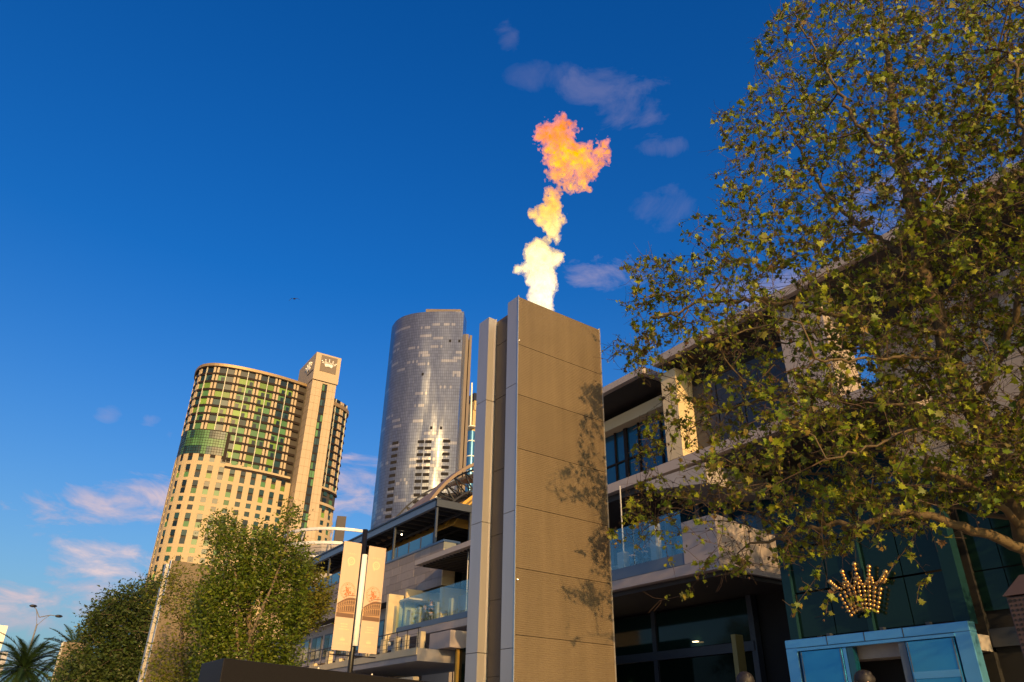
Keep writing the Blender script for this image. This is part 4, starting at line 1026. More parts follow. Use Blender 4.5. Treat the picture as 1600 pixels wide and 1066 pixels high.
def surface_nets(fld, iso):
    g = fld - iso; g[0] = g[-1] = -1; g[:, 0] = g[:, -1] = -1; g[:, :, 0] = g[:, :, -1] = -1
    s = g > 0; c = np.zeros(tuple(n - 1 for n in g.shape), int)
    offs = [(a, b, d) for a in (0, 1) for b in (0, 1) for d in (0, 1)]
    sl = lambda A, o: A[o[0]:A.shape[0] - 1 + o[0], o[1]:A.shape[1] - 1 + o[1], o[2]:A.shape[2] - 1 + o[2]]
    for o in offs: c += sl(s, o)
    act = (c > 0) & (c < 8); idx = np.full(act.shape, -1); ijk = np.argwhere(act); idx[act] = np.arange(len(ijk))
    acc = np.zeros((len(ijk), 3)); cnt = np.zeros(len(ijk))
    for a in offs:
        for ax in range(3):
            if a[ax]: continue
            b = list(a); b[ax] = 1
            ga, gb_ = sl(g, a)[act], sl(g, tuple(b))[act]; cr = (ga > 0) != (gb_ > 0)
            t = np.where(cr, ga / np.where(cr, ga - gb_, 1), 0); p = np.array(a, float)[None, :].repeat(len(ijk), 0); p[:, ax] += t
            acc += p * cr[:, None]; cnt += cr
    V = ijk + acc / np.maximum(cnt, 1)[:, None]
    faces = []
    for ax in range(3):
        b = [0, 0, 0]; b[ax] = 1
        A = s[:s.shape[0] - b[0], :s.shape[1] - b[1], :s.shape[2] - b[2]]; B = s[b[0]:, b[1]:, b[2]:]
        e1, e2 = [(1, 2), (2, 0), (0, 1)][ax]
        for flip, M_ in ((0, A & ~B), (1, B & ~A)):
            q = np.argwhere(M_)
            if not len(q): continue
            d1_, d2_ = np.eye(3, dtype=int)[e1], np.eye(3, dtype=int)[e2]
            f = [idx[tuple((q - o).T)] for o in (d1_ + d2_, d2_, 0 * d1_, d1_)]
            f = np.stack(f if not flip else f[::-1], 1); faces.append(f[(f >= 0).all(1)])
    return V, np.concatenate(faces)
def flame_mat(name, alpha_lo, alpha_hi, kind):
    m = bpy.data.materials.new(name); m.use_nodes = True; n = m.node_tree.nodes; l = m.node_tree.links; n.remove(n['Principled BSDF'])
    tcn = n.new('ShaderNodeTexCoord'); sp = n.new('ShaderNodeSeparateXYZ'); l.new(tcn.outputs['Object'], sp.inputs[0])
    nz_ = n.new('ShaderNodeTexNoise'); nz_.inputs['Scale'].default_value = 1.5; nz_.inputs['Detail'].default_value = 6; l.new(tcn.outputs['Object'], nz_.inputs['Vector'])
    z = n.new('ShaderNodeMath'); z.operation = 'MULTIPLY_ADD'; l.new(nz_.outputs['Fac'], z.inputs[0]); z.inputs[1].default_value = 1.3; l.new(sp.outputs[2], z.inputs[2])
    mr = n.new('ShaderNodeMapRange'); l.new(z.outputs[0], mr.inputs[0]); mr.inputs[1].default_value = .6; mr.inputs[2].default_value = 7.4
    cr = n.new('ShaderNodeValToRGB'); l.new(mr.outputs[0], cr.inputs[0])
    st = {'edge': [(0, (1.0, .80, .58)), (.35, (1.0, .66, .26)), (.52, (1.0, .50, .14)), (.66, (.95, .30, .16)), (1, (.88, .26, .22))],
          'mid': [(0, (1.0, .95, .70)), (.32, (1.0, .85, .42)), (.5, (1.0, .62, .12)), (.76, (1.0, .40, .0)), (.9, (1.0, .20, .01)), (1, (.95, .17, .04))],
          'core': [(0, (1.0, .95, .55)), (.34, (1.0, .86, .30)), (.5, (1.0, .72, .10)), (.74, (1.0, .62, .0)), (.84, (1.0, .34, .0)), (.93, (1.0, .22, .0)), (1, (1.0, .2, .01))]}[kind]
    els = cr.color_ramp.elements
    els[0].position, els[0].color = st[0][0], (*st[0][1], 1); els[1].position, els[1].color = st[-1][0], (*st[-1][1], 1)
    for p_, c_ in st[1:-1]: e = els.new(p_); e.color = (*c_, 1)
    em = n.new('ShaderNodeEmission'); l.new(cr.outputs[0], em.inputs[0])
    sm = n.new('ShaderNodeMapRange'); l.new(sp.outputs[2], sm.inputs[0]); sm.inputs[1].default_value = .3; sm.inputs[2].default_value = 3.6; sm.inputs[3].default_value = {'edge': 1.15, 'mid': 1.5, 'core': 1.8}[kind]; sm.inputs[4].default_value = 1.0
    nz3_ = n.new('ShaderNodeTexNoise'); nz3_.inputs['Scale'].default_value = 3.2; nz3_.inputs['Detail'].default_value = 4; l.new(tcn.outputs['Object'], nz3_.inputs['Vector'])
    tm = n.new('ShaderNodeMapRange'); l.new(nz3_.outputs['Fac'], tm.inputs[0]); tm.inputs[1].default_value = .35; tm.inputs[2].default_value = .65; tm.inputs[3].default_value = .92; tm.inputs[4].default_value = 1.4
    mm = n.new('ShaderNodeMath'); mm.operation = 'MULTIPLY'; l.new(sm.outputs[0], mm.inputs[0]); l.new(tm.outputs[0], mm.inputs[1]); l.new(mm.outputs[0], em.inputs[1])
    al = n.new('ShaderNodeMapRange'); nz2_ = n.new('ShaderNodeTexNoise'); nz2_.inputs['Scale'].default_value = 7; nz2_.inputs['Detail'].default_value = 8; l.new(tcn.outputs['Object'], nz2_.inputs['Vector']); l.new(nz2_.outputs['Fac'], al.inputs[0])
    al.inputs[1].default_value = .35; al.inputs[2].default_value = .65; al.inputs[3].default_value = alpha_lo; al.inputs[4].default_value = alpha_hi
    tr = n.new('ShaderNodeBsdfTransparent'); mx = n.new('ShaderNodeMixShader'); l.new(al.outputs[0], mx.inputs[0]); l.new(tr.outputs[0], mx.inputs[1]); l.new(em.outputs[0], mx.inputs[2])
    l.new(mx.outputs[0], n['Material Output'].inputs['Surface']); return m
fb = thing('fireball', 'white hot flame jet ending in a ragged orange cloud above the middle tower', 'fireball', fl_o)
rot = Matrix(((fr.x, fdir.x, 0), (fr.y, fdir.y, 0), (0, 0, 1)))
for nm, iso, a0, a1, kd in (('flame_edge', -.42, .0, .26, 'edge'), ('flame_veil', -.22, .0, .40, 'edge'), ('flame_body', .0, .05, .6, 'mid'), ('flame_heart', .28, .15, .8, 'core'), ('flame_core', .60, .5, 1.0, 'core')):
    V, Fc = surface_nets(field - wisp * (.42 if kd == 'core' else .26 if kd == 'mid' else 0), iso)
    V = np.stack([ulo + H_ * V[:, 0], -.75 + H_ * V[:, 1], -.45 + H_ * V[:, 2]], 1)
    me = bpy.data.meshes.new(nm); me.from_pydata([tuple(rot @ Vector(v)) for v in V.tolist()], [], Fc.tolist()); me.materials.append(flame_mat(nm, a0, a1, kd))
    me.polygons.foreach_set('use_smooth', [True] * len(me.polygons))
    o = bpy.data.objects.new(nm, me); COL.objects.link(o); o.parent = fb; BASE[o.name] = BASE[fb.name]
from mathutils import noise as mnoise
# ================================================================ TREES
def inside(poly, x, y):
    c = False; n = len(poly); j = n - 1
    for i in range(n):
        xi, yi = poly[i]; xj, yj = poly[j]
        if (yi > y) != (yj > y) and x < (xj - xi) * (y - yi) / (yj - yi) + xi: c = not c
        j = i
    return c
def leaf_color_mat(name, stops, transl=.35, rough=.45):
    m = bpy.data.materials.new(name); m.use_nodes = True; n = m.node_tree.nodes; l = m.node_tree.links; b = n['Principled BSDF']
    g = n.new('ShaderNodeNewGeometry'); oi = n.new('ShaderNodeObjectInfo'); ad = n.new('ShaderNodeMath'); ad.operation = 'ADD'; l.new(g.outputs['Random Per Island'], ad.inputs[0]); l.new(oi.outputs['Random'], ad.inputs[1])
    fr_ = n.new('ShaderNodeMath'); fr_.operation = 'FRACT'; l.new(ad.outputs[0], fr_.inputs[0])
    cr = n.new('ShaderNodeValToRGB'); l.new(fr_.outputs[0], cr.inputs[0]); e = cr.color_ramp.elements
    e[0].position, e[0].color = 0, (*stops[0], 1); e[1].position, e[1].color = 1, (*stops[-1], 1)
    for i, s in enumerate(stops[1:-1]): q = e.new((i + 1) / (len(stops) - 1)); q.color = (*s, 1)
    l.new(cr.outputs[0], b.inputs['Base Color']); b.inputs['Roughness'].default_value = rough; b.inputs['Specular IOR Level'].default_value = .3
    t = n.new('ShaderNodeBsdfTranslucent'); l.new(cr.outputs[0], t.inputs[0]); mx = n.new('ShaderNodeMixShader'); mx.inputs[0].default_value = transl
    l.new(b.outputs[0], mx.inputs[1]); l.new(t.outputs[0], mx.inputs[2]); l.new(mx.outputs[0], n['Material Output'].inputs['Surface']); return m
def fast_mesh(name, V, F, material):
    """V: (n,3) array; F: (m,k) array of equal sized faces"""
    me = bpy.data.meshes.new(name); k = F.shape[1]
    me.vertices.add(len(V)); me.vertices.foreach_set('co', V.astype(np.float32).ravel())
    me.loops.add(F.size); me.loops.foreach_set('vertex_index', F.astype(np.int32).ravel())
    me.polygons.add(len(F)); me.polygons.foreach_set('loop_start', np.arange(0, F.size, k, dtype=np.int32))
    me.update(calc_edges=True); me.materials.append(material); return me
def leaf_cloud(name, tmplV, tmplF, P, Xd, Yd, sc, material, parent):
    """one small leaf-shaped face group per position; Xd tip direction, Yd width direction"""
    Zd = np.cross(Xd, Yd); n = len(P)
    V = P[:, None, :] + sc[:, None, None] * (tmplV[None, :, 0:1] * Xd[:, None, :] + tmplV[None, :, 1:2] * Yd[:, None, :] + tmplV[None, :, 2:3] * Zd[:, None, :])
    Fa = (tmplF[None] + (np.arange(n) * len(tmplV))[:, None, None]).reshape(-1, tmplF.shape[1])
    me = fast_mesh(name, V.reshape(-1, 3), Fa, material); o = bpy.data.objects.new(name, me); COL.objects.link(o); o.parent = parent; BASE[o.name] = BASE[parent.name]; o['kind'] = 'stuff'; return o
def frames(n, R, droop=.35, flat=.8):
    """random leaf frames: tips outwards and drooping, blades roughly level"""
    az = R.rand(n) * 2 * np.pi; el = R.normal(-droop, .45, n)
    X = np.stack([np.cos(az) * np.cos(el), np.sin(az) * np.cos(el), np.sin(el)], 1)
    up = np.tile([0, 0, .35], (n, 1)) + R.normal(0, 1 - flat + .6, (n, 3)); Y = np.cross(up, X); Y /= np.linalg.norm(Y, axis=1)[:, None]
    return X, Y
class Grow:
    """branches found by joining scattered twig ends to the nearest existing branch"""
    def __init__(s): s.p = []; s.par = []; s.rmin = []
    def add(s, p, par, r=0): s.p.append(np.array(p, float)); s.par.append(par); s.rmin.append(r); return len(s.p) - 1
    def limb(s, pts, r0, r1, start=None, step=.12, wob=.03, R=None):
        pts = [np.array(p, float) for p in pts]; L = [0]
        for a, b in zip(pts, pts[1:]): L.append(L[-1] + np.linalg.norm(b - a))
        n = max(2, int(L[-1] / step)); last = start
        if start is None and s.p:
            A = np.array(s.p); last = int(np.argmin(((A - pts[0]) ** 2).sum(1)))
        cp = catmull3(pts, 8); LL = [0]
        for a, b in zip(cp, cp[1:]): LL.append(LL[-1] + np.linalg.norm(b - a))
        for i in range(n + 1):
            t = i / n; q = np.array([np.interp(t * LL[-1], LL, [c[k] for c in cp]) for k in range(3)])
            if R is not None: q = q + R.normal(0, wob * (.3 + t), 3) * (.5 if i < 2 else 1)
            last = s.add(q, -1 if last is None else last, r0 + (r1 - r0) * t)
        return last
    def attract(s, A, R, step=.22, sag=.06, curl=.05):
        P = np.zeros((len(s.p) + len(A) * 14, 3)); n = len(s.p); P[:n] = s.p
        d0 = np.array([((P[:n] - a) ** 2).sum(1).min() for a in A]); s.tips = []
        for a in A[np.argsort(d0)]:
            dd = ((P[:n] - a) ** 2).sum(1); j = int(np.argmin(dd)); d = math.sqrt(dd[j]); k = max(1, min(13, int(d / step))); st = P[j].copy(); last = j
            side = R.normal(0, curl, 3)
            for i in range(1, k + 1):
                t = i / k; q = st + (a - st) * t + side * math.sin(math.pi * t) * d + np.array([0, 0, sag * d * math.sin(math.pi * t)]) + R.normal(0, .012, 3)
                last = s.add(q, last); P[n] = q; n += 1
            s.tips.append(last)
    def mesh(s, base, scale=.0034, power=.5, sides=5, min_tip=.0028):
        n = len(s.p); w = np.zeros(n); ch = [[] for _ in range(n)]
        for i in range(n):
            if s.par[i] >= 0: ch[s.par[i]].append(i)
        order = sorted(range(n), key=lambda i: -i)
        for i in order:
            if not ch[i]: w[i] = 1
            if s.par[i] >= 0: w[s.par[i]] += w[i]
        r = np.maximum(np.maximum(scale * w ** power, min_tip), np.array(s.rmin)); s.r = r; s.w = w
        big, small = MB(), MB(); used = set(); stack = [i for i in range(n) if s.par[i] < 0]
        while stack:
            i = stack.pop(); chain = [i] if s.par[i] < 0 else [s.par[i], i]; cur = i
            while ch[cur]:
                c = max(ch[cur], key=lambda q: r[q]); stack += [q for q in ch[cur] if q != c]; chain.append(c); cur = c
            if len(chain) < 2: continue
            rr = [float(r[q]) for q in chain]; rr[0] = min(rr[0], rr[1] * 1.15) if s.par[i] >= 0 else rr[0]
            (big if max(rr) > .028 else small).tube([s.p[q] for q in chain], rr, 8 if max(rr) > .06 else (sides if max(rr) > .028 else 3), cap=max(rr) > .02)
        return big, small
def catmull3(p, n):
    out = []
    for i in range(len(p) - 1):
        p0, p1, p2, p3 = p[max(i - 1, 0)], p[i], p[i + 1], p[min(i + 2, len(p) - 1)]
        for k in range(n):
            t = k / n; out.append(.5 * (2 * p1 + (p2 - p0) * t + (2 * p0 - 5 * p1 + 4 * p2 - p3) * t * t + (3 * p1 - p0 - 3 * p2 + p3) * t ** 3))
    return out + [p[-1]]
def bark(name, a, b, sc):
    m = mat(name, a, .85, var=.22, vscale=sc, bump=.5, bscale=sc * 3, stretch=(1, 1, .5)); return m

# ---- the big plane tree on the right
R = np.random.RandomState(21)
bt = thing('plane_tree', 'large plane tree with sparse lobed yellow green leaves filling the right side', 'tree', (12.1, 4.9, 0.5))
DS = 1.24
L = lambda *q: [np.array(at_dist(px, py, D * DS)) for px, py, D in q]
T = Grow()
T.limb([(12.2, 4.7, .5), (12.17, 4.75, 2.4), (12.1, 4.85, 4.0), *L((1592, 790, 10.5), (1556, 705, 10.5), (1520, 640, 10.45), (1485, 560, 10.4), (1462, 480, 10.4), (1440, 420, 10.5), (1425, 330, 10.6), (1400, 220, 10.6), (1390, 110, 10.7), (1375, 0, 10.8))], .24, .028, R=R, wob=.015)
for q, r0, r1 in ((((1606, 862, 10.4), (1570, 845, 10.2), (1500, 822, 9.9), (1450, 806, 9.7), (1395, 802, 9.6), (1340, 822, 9.6), (1290, 822, 9.7), (1230, 835, 9.9), (1170, 850, 10.2)), .085, .028),
                  (((1600, 830, 10.5), (1560, 790, 10.1), (1505, 752, 9.7), (1452, 728, 9.4), (1438, 705, 9.3), (1420, 660, 9.2)), .065, .025),
                  (((1590, 808, 10.5), (1540, 805, 10.9), (1470, 785, 11.2), (1380, 770, 11.5), (1290, 740, 11.7), (1180, 745, 11.8), (1080, 790, 11.9), (1000, 835, 12.0)), .055, .016),
                  (((1478, 525, 10.4), (1440, 515, 10.1), (1380, 500, 9.9), (1290, 488, 9.8), (1200, 470, 9.8), (1110, 470, 9.9), (1020, 500, 10.1)), .05, .012),
                  (((1505, 600, 10.4), (1420, 625, 10.7), (1340, 630, 11.0), (1260, 615, 11.2), (1180, 628, 11.3), (1100, 655, 11.4)), .045, .014),
                  (((1445, 430, 10.5), (1400, 390, 10.9), (1340, 350, 11.2), (1290, 300, 11.4), (1245, 220, 11.6), (1215, 130, 11.7)), .05, .014),
                  (((1440, 420, 10.5), (1440, 330, 9.9), (1400, 260, 9.6), (1330, 180, 9.4), (1280, 90, 9.3), (1240, 20, 9.2)), .045, .014),
                  (((1428, 340, 10.6), (1500, 250, 10.8), (1545, 140, 11.0), (1580, 20, 11.1)), .05, .016),
                  (((1560, 710, 10.5), (1600, 620, 10.8), (1640, 500, 11.2), (1660, 350, 11.4), (1650, 200, 11.5), (1660, 40, 11.6)), .08, .02),
                  (((1520, 640, 10.4), (1560, 560, 9.9), (1590, 470, 9.5), (1610, 350, 9.2), (1600, 220, 9.0), (1580, 80, 8.8)), .055, .016),
                  (((1640, 560, 11.0), (1720, 480, 11.2), (1780, 330, 11.3)), .04, .014), (((1600, 660, 10.6), (1750, 560, 11.4), (1950, 430, 12.0), (2150, 300, 12.6)), .06, .02),
                  (((1485, 560, 10.4), (1420, 560, 9.3), (1350, 560, 8.7), (1260, 570, 8.3), (1190, 590, 8.1)), .05, .012),
                  (((1556, 705, 10.4), (1500, 690, 9.3), (1440, 670, 8.6), (1370, 690, 8.1), (1300, 720, 7.9), (1240, 730, 7.9)), .05, .012),
                  (((1462, 480, 10.4), (1500, 420, 12.0), (1480, 350, 12.9), (1440, 260, 13.4)), .05, .012),
                  (((1510, 620, 10.4), (1460, 600, 11.8), (1380, 560, 12.8), (1280, 530, 13.3), (1180, 545, 13.5), (1090, 570, 13.6)), .05, .012)):
    T.limb(L(*q), r0 * (.95 if r0 > .06 else .72), r1 * .6, R=R, wob=.03)
POLY = [(1290, -60), (1215, 20), (1180, 60), (1185, 120), (1150, 165), (1112, 172), (1130, 215), (1125, 260), (1102, 280), (1128, 330), (1075, 336), (1055, 365), (1085, 395), (1000, 398), (966, 415), (985, 450), (958, 475), (985, 510), (936, 535), (945, 575), (1000, 590), (1035, 610), (1005, 650), (985, 700), (1000, 750), (962, 800), (945, 832), (955, 855), (1040, 840), (1100, 870), (1078, 915), (1150, 905), (1200, 880), (1290, 870), (1380, 850), (1430, 850), (1450, 830), (1500, 790), (1600, 800), (1700, 780), (1850, 600), (1850, -60)]
SPRAYS = [(1235, 965, 9.2), (1245, 945, 9.2), (1262, 925, 9.2), (1275, 900, 9.3), (1225, 890, 9.4), (1295, 935, 9.2), (1330, 945, 9.1), (1310, 925, 9.2), (1358, 960, 9.1), (1350, 930, 9.2), (1400, 880, 9.3), (1432, 945, 9.2), (1435, 915, 9.2), (1455, 905, 9.3), (1478, 840, 9.4), (1535, 800, 9.6), (1425, 870, 9.3), (1380, 905, 9.2), (1290, 955, 9.2), (1250, 870, 9.4), (1120, 880, 10.4), (1090, 905, 10.5), (1070, 930, 10.6), (1030, 940, 10.8), (1165, 890, 10.2), (955, 850, 11.4), (948, 830, 11.4), (1005, 845, 11.2), (1045, 880, 10.9)]
A = []
SHADOW = [(905, 600), (960, 600), (960, 960), (930, 945), (880, 945), (875, 925), (925, 905), (930, 800), (880, 790), (845, 770), (850, 740), (890, 720), (905, 690)]
def shades_tower(p):                          # would a twig here shade the bright part of the middle tower?
    t = (Vector((7.46, 11.27, 0)) - Vector(p)).dot(PV) / (-sdir).dot(PV)
    if t < 0: return False
    q = Vector(p) - sdir * t; u = (q - Vector((7.46, 11.27, 0))).dot(PU)
    if not (-.1 < u < 2.4 and 1.5 < q.z < 10.1): return False
    return not inside(SHADOW, *project(q))
while len(A) < 8200:
    px, py = R.uniform(930, 1850), R.uniform(-60, 920)
    if px > 1640 and R.rand() < .72: continue
    if px < 1250 and R.rand() < .25: continue
    if not inside(POLY, px, py): continue
    D = np.clip(R.normal(13.0, 1.5), 9.8, 16.5)
    if px < 1060: D = np.clip(R.normal(14.2, .7), 12.0, 15.2)
    if px < 1100 and py > 560 and R.rand() < .45: continue
    if py > 790 and R.rand() < .35: continue
    pt = np.array(at_dist(px, py, D)) + R.normal(0, .03, 3)
    cl_ = mnoise.noise(Vector(pt) * 1.25) + .55 * mnoise.noise(Vector(pt) * 2.9)
    if cl_ < -.12 + R.uniform(-.1, .1) and px > 1020: continue
    if shades_tower(pt) and R.rand() < .95: continue
    A.append(pt)
off_ = R.normal(0, 1, (1500, 3)); off_ = off_ / np.linalg.norm(off_, axis=1)[:, None] * (R.rand(1500, 1) ** .4) * np.array([4.6, 4.2, 4.6])
A += [np.array([17.2, 3.4, 9.5]) + q for q in off_ if project(np.array([17.2, 3.4, 9.5]) + q)[0] > 1620 and np.linalg.norm(np.cross(np.array([17.2, 3.4, 9.5]) + q - np.array([18.93, 11.98, 5.3]), np.array(sdir))) > 1.25]   # unseen crown right of frame, added as shade, gapped for the emblem's sun
n_ = 0
while n_ < 95:                                # boughs whose shade reaches the tower's right edge
    px, py = R.uniform(845, 960), R.uniform(600, 945)
    if not inside(SHADOW, px, py): continue
    d = ray(px, py); O_ = Vector((7.46, 11.27, 0)); q = EYE + d * ((O_ - EYE).dot(PV) / d.dot(PV)); b = q + sdir * R.uniform(1.2, 7.0)
    if not inside(POLY, *project(b)): continue
    A.append(np.array(b)); n_ += 1
A = np.array(A + [np.array(at_dist(q[0], q[1], q[2] * DS)) for q in SPRAYS] * 1)
T.attract(A, R)
big, small = T.mesh(None, scale=.0032, min_tip=.0046)
MT['bark'] = bark('plane_bark', (.115, .08, .035), None, 7.0); MT['twig'] = mat('plane_twig', (.060, .034, .018), .8, isl=.35)
for nm in ('trunk',):
    big.build(nm, MT['bark'], bt, smooth=True)
for i in T.tips:                               # bare side twigs
    t, p = T.p[i], T.p[T.par[i]]
    for _ in range(R.randint(1, 4)):
        a = p + (t - p) * R.rand(); d = (t - p) / (np.linalg.norm(t - p) + 1e-6) * .6 + R.normal(0, .55, 3); ln = R.uniform(.12, .34)
        q = a + d * ln * .5 + R.normal(0, .02, 3); e = a + d * ln + R.normal(0, .03, 3)
        small.tube([a, q, e], [.0042, .0036, .0024], 3, cap=False)
small.build('twigs', MT['twig'], bt, stuff=True)
lv = []                                        # five-lobed leaf, folded a little along its midrib
for x, y in ((0, 0), (.10, .16), (-.04, .40), (.22, .34), (.34, .58), (.50, .30), (.66, .34), (.62, .16), (1.0, 0.0), (.62, -.16), (.66, -.34), (.50, -.30), (.34, -.58), (.22, -.34), (-.04, -.40), (.10, -.16)):
    lv.append((x, y, .22 * abs(y) - .12 * x * x))
lv.append((.36, 0, -.015)); LV = np.array(lv); nL = 16
LF = np.array([(nL, i, (i + 1) % nL) for i in range(nL)])
tips = np.array([T.p[i] for i in T.tips]); pre = np.array([T.p[T.par[i]] for i in T.tips])
LP, LS = [], []
for t, p in zip(tips, pre):
    k = R.randint(4, 12) if R.rand() < .74 else R.randint(0, 2)
    far = project(t)[0] > 1680
    if far: k = 15  # unseen tips get more, larger leaves to thicken their shade
    f = R.rand(k) ** 2; P_ = t[None] + (p - t)[None] * f[:, None] + R.normal(0, .038, (k, 3)); young = R.rand() < .52
    LP.append(P_); LS.append((np.abs(R.normal(.034 if young else .074, .028, k)) + .017) * (1.5 if far else 1)); LP[-1] = LP[-1] if not far else t[None] + R.normal(0, .2, (k, 3))
LP, LS = np.concatenate(LP), np.concatenate(LS); LX, LY = frames(len(LP), R, .5, .7)
MT['leaf'] = leaf_color_mat('plane_leaf', [(.24, .30, .018), (.31, .36, .022), (.14, .22, .014), (.38, .38, .026), (.09, .16, .014), (.26, .17, .04), (.20, .27, .018), (.14, .075, .03), (.065, .12, .012)], .36)
# the nearest leaves are objects of their own, the rest one mass
prj = ROT.transposed() @ Matrix.Identity(3)
Mx = np.array(prj); Cc = (LP - np.array(EYE)) @ Mx.T; pxs = CX + F * Cc[:, 0] / -Cc[:, 2]; pys = CY - F * Cc[:, 1] / -Cc[:, 2]
score = np.where((pxs < 1590) & (pys > 10) & (pys < 1050), LS / -Cc[:, 2], 0); near = np.argsort(-score)[:300]
rest = np.ones(len(LP), bool); rest[near] = False; b0 = np.array(BASE[bt.name])
leaf_cloud('crown', LV, LF, LP[rest] - b0, LX[rest], LY[rest], LS[rest], MT['leaf'], bt)
lme = fast_mesh('leaf', LV, LF, MT['leaf']); lpar = thing('x', 'x', 'x') if False else bt
for i in near:
    x, y = LX[i], LY[i]; z = np.cross(x, y); s_ = LS[i]; q = LP[i] - b0
    o = bpy.data.objects.new('leaf', lme); COL.objects.link(o); o.parent = bt; BASE[o.name] = BASE[bt.name]
    o.matrix_local = Matrix(((x[0] * s_, y[0] * s_, z[0] * s_, q[0]), (x[1] * s_, y[1] * s_, z[1] * s_, q[1]), (x[2] * s_, y[2] * s_, z[2] * s_, q[2]), (0, 0, 0, 1)))
m = MB()                                       # seed balls
for i in R.choice(len(tips), 3600, replace=False): m.ball(tips[i] + R.normal(0, .05, 3) - np.array([0, 0, .05]), R.uniform(.010, .020), 5, 3)
m.build('seed_balls', mat('seed_ball', (.07, .038, .02), .9), bt, stuff=True)

# ---- trees on the left
SV = np.array([(0, 0, 0), (.35, .22, .04), (1, 0, -.08), (.35, -.22, .04)]); SF = np.array([(0, 1, 2, 3)])
def left_tree(label, poly, D, dD, nA, nleaf, size, stops, seed, trunk_px, group=None, limbs=(), per=9, name='tree', base_z=0.0, twigcol=(.09, .06, .035), bottom=1300, holes=0.0, clump=None):
    R = np.random.RandomState(seed); base = at_dist(trunk_px[0], trunk_px[1], D); r = thing(name, label, 'tree', (base.x, base.y, base_z), group)
    G = Grow(); xs = [p[0] for p in poly]; ys = [p[1] for p in poly]
    top = at_dist(trunk_px[2], trunk_px[3], D)
    G.limb([(base.x, base.y, base_z), (base.x + .1, base.y, base_z + (top.z - base_z) * .35), (top.x * .6 + base.x * .4, top.y, base_z + (top.z - base_z) * .7), tuple(top)], .16 * D / 30, .04, R=R, wob=.03, step=.3)
    for q in limbs: G.limb([np.array(at_dist(px, py, d)) for px, py, d in q], .07, .03, R=R, step=.3)
    A = []; lob = R.rand(60, 3)
    while len(A) < nA:
        px, py = R.uniform(min(xs), max(xs)), R.uniform(min(ys), max(ys))
        if not inside(poly, px, py): continue
        d = D + R.uniform(-dD, dD)
        if holes and math.sin(px * .07 + 3 * seed) * math.sin(py * .09 + seed) + .5 * math.sin(px * .19 + py * .13) < -1 + holes * R.rand() * 2 and R.rand() < .8: continue
        pt = at_dist(px, py, d); q_ = 30 / D
        if clump and mnoise.noise(pt * .75 * q_) + .5 * mnoise.noise(pt * 1.9 * q_) < clump + R.uniform(-.1, .1): continue
        A.append(np.array(pt))
    G.attract(np.array(A), R, step=.5 * D / 30, curl=.08)
    big, small = G.mesh(None, scale=.006 * D / 30, power=.48, min_tip=.005 * D / 30)
    big.build('trunk', mat('grey_brown_bark', (.15, .11, .07), .85, var=.2, vscale=4), r, smooth=True); small.build('twigs', mat('twig', twigcol, .85, isl=.3), r, stuff=True)
    tp = np.array([G.p[i] for i in G.tips]); k = max(1, nleaf // len(tp)); P = np.repeat(tp, k, 0); P = P + R.normal(0, 1, P.shape) * np.array([.19, .19, .22]) * D / 30
    X, Y = frames(len(P), R, -.15, .55)
    leaf_cloud('crown', SV, SF, P - np.array(BASE[r.name]), X, Y, np.abs(R.normal(size, size * .3, len(P))), leaf_color_mat('leaf_' + str(seed), stops, .3), r)
    return r
GA = [(.075, .125, .010), (.12, .165, .012), (.09, .14, .011), (.19, .205, .017), (.055, .09, .010), (.10, .15, .011)]
GB = [(.15, .16, .014), (.12, .145, .012), (.19, .175, .018), (.09, .12, .012), (.16, .15, .018)]
GC = [(.17, .17, .018), (.20, .19, .02), (.13, .15, .014), (.20, .165, .03), (.10, .115, .014)]
GD = [(.05, .08, .014), (.065, .095, .016), (.042, .07, .014), (.085, .10, .022), (.035, .06, .013)]
left_tree('dense dark green tree with tall upright tips, right behind the granite block', [(352, 800), (342, 815), (318, 822), (332, 838), (326, 862), (334, 882), (308, 898), (322, 925), (296, 950), (312, 985), (306, 1100), (470, 1100), (472, 960), (482, 900), (480, 862), (462, 845), (470, 805), (455, 786), (440, 806), (436, 838), (414, 822), (398, 838), (385, 850), (376, 826), (362, 836), (360, 810)], 30, 1.5, 950, 44000, .125, GA, 5, (385, 1150, 390, 850), 'trees left of the banner pole', clump=-.12, limbs=(((378, 1060, 30), (370, 990, 29.6), (372, 930, 29.3), (352, 850, 29.5)), ((390, 1060, 30), (388, 1010, 29.2), (405, 960, 28.8), (440, 880, 29.2), (453, 810, 29.5))))
left_tree('loose olive green tree left of the dense one, partly veiling a bronze tower', [(276, 882), (258, 908), (244, 948), (240, 1000), (228, 1040), (222, 1100), (330, 1100), (332, 900), (300, 915)], 36, 1.8, 240, 7500, .14, GB, 6, (285, 1150, 285, 960), 'trees left of the banner pole', clump=.02)
left_tree('pale willowy tree with bare curved limbs just left of the banners', [(468, 868), (490, 888), (508, 908), (517, 935), (508, 955), (495, 975), (480, 985), (462, 1000), (462, 960), (458, 900)], 33, 1.2, 260, 7000, .13, GC, 7, (440, 1150, 452, 1010), 'trees left of the banner pole', limbs=(((445, 1030, 33), (455, 1006, 33), (478, 985, 33), (492, 962, 33)), ((450, 1000, 33), (462, 988, 33), (480, 968, 33), (488, 930, 33))), holes=.5)
left_tree('bushy spreading green tree between the palms and the bronze tower', [(262, 908), (236, 912), (214, 924), (190, 928), (165, 940), (142, 962), (132, 990), (106, 1028), (80, 1100), (236, 1100), (246, 1000), (252, 950)], 62, 3.5, 900, 36000, .23, GD, 8, (190, 1150, 195, 1000), 'trees left of the banner pole', clump=-.2)

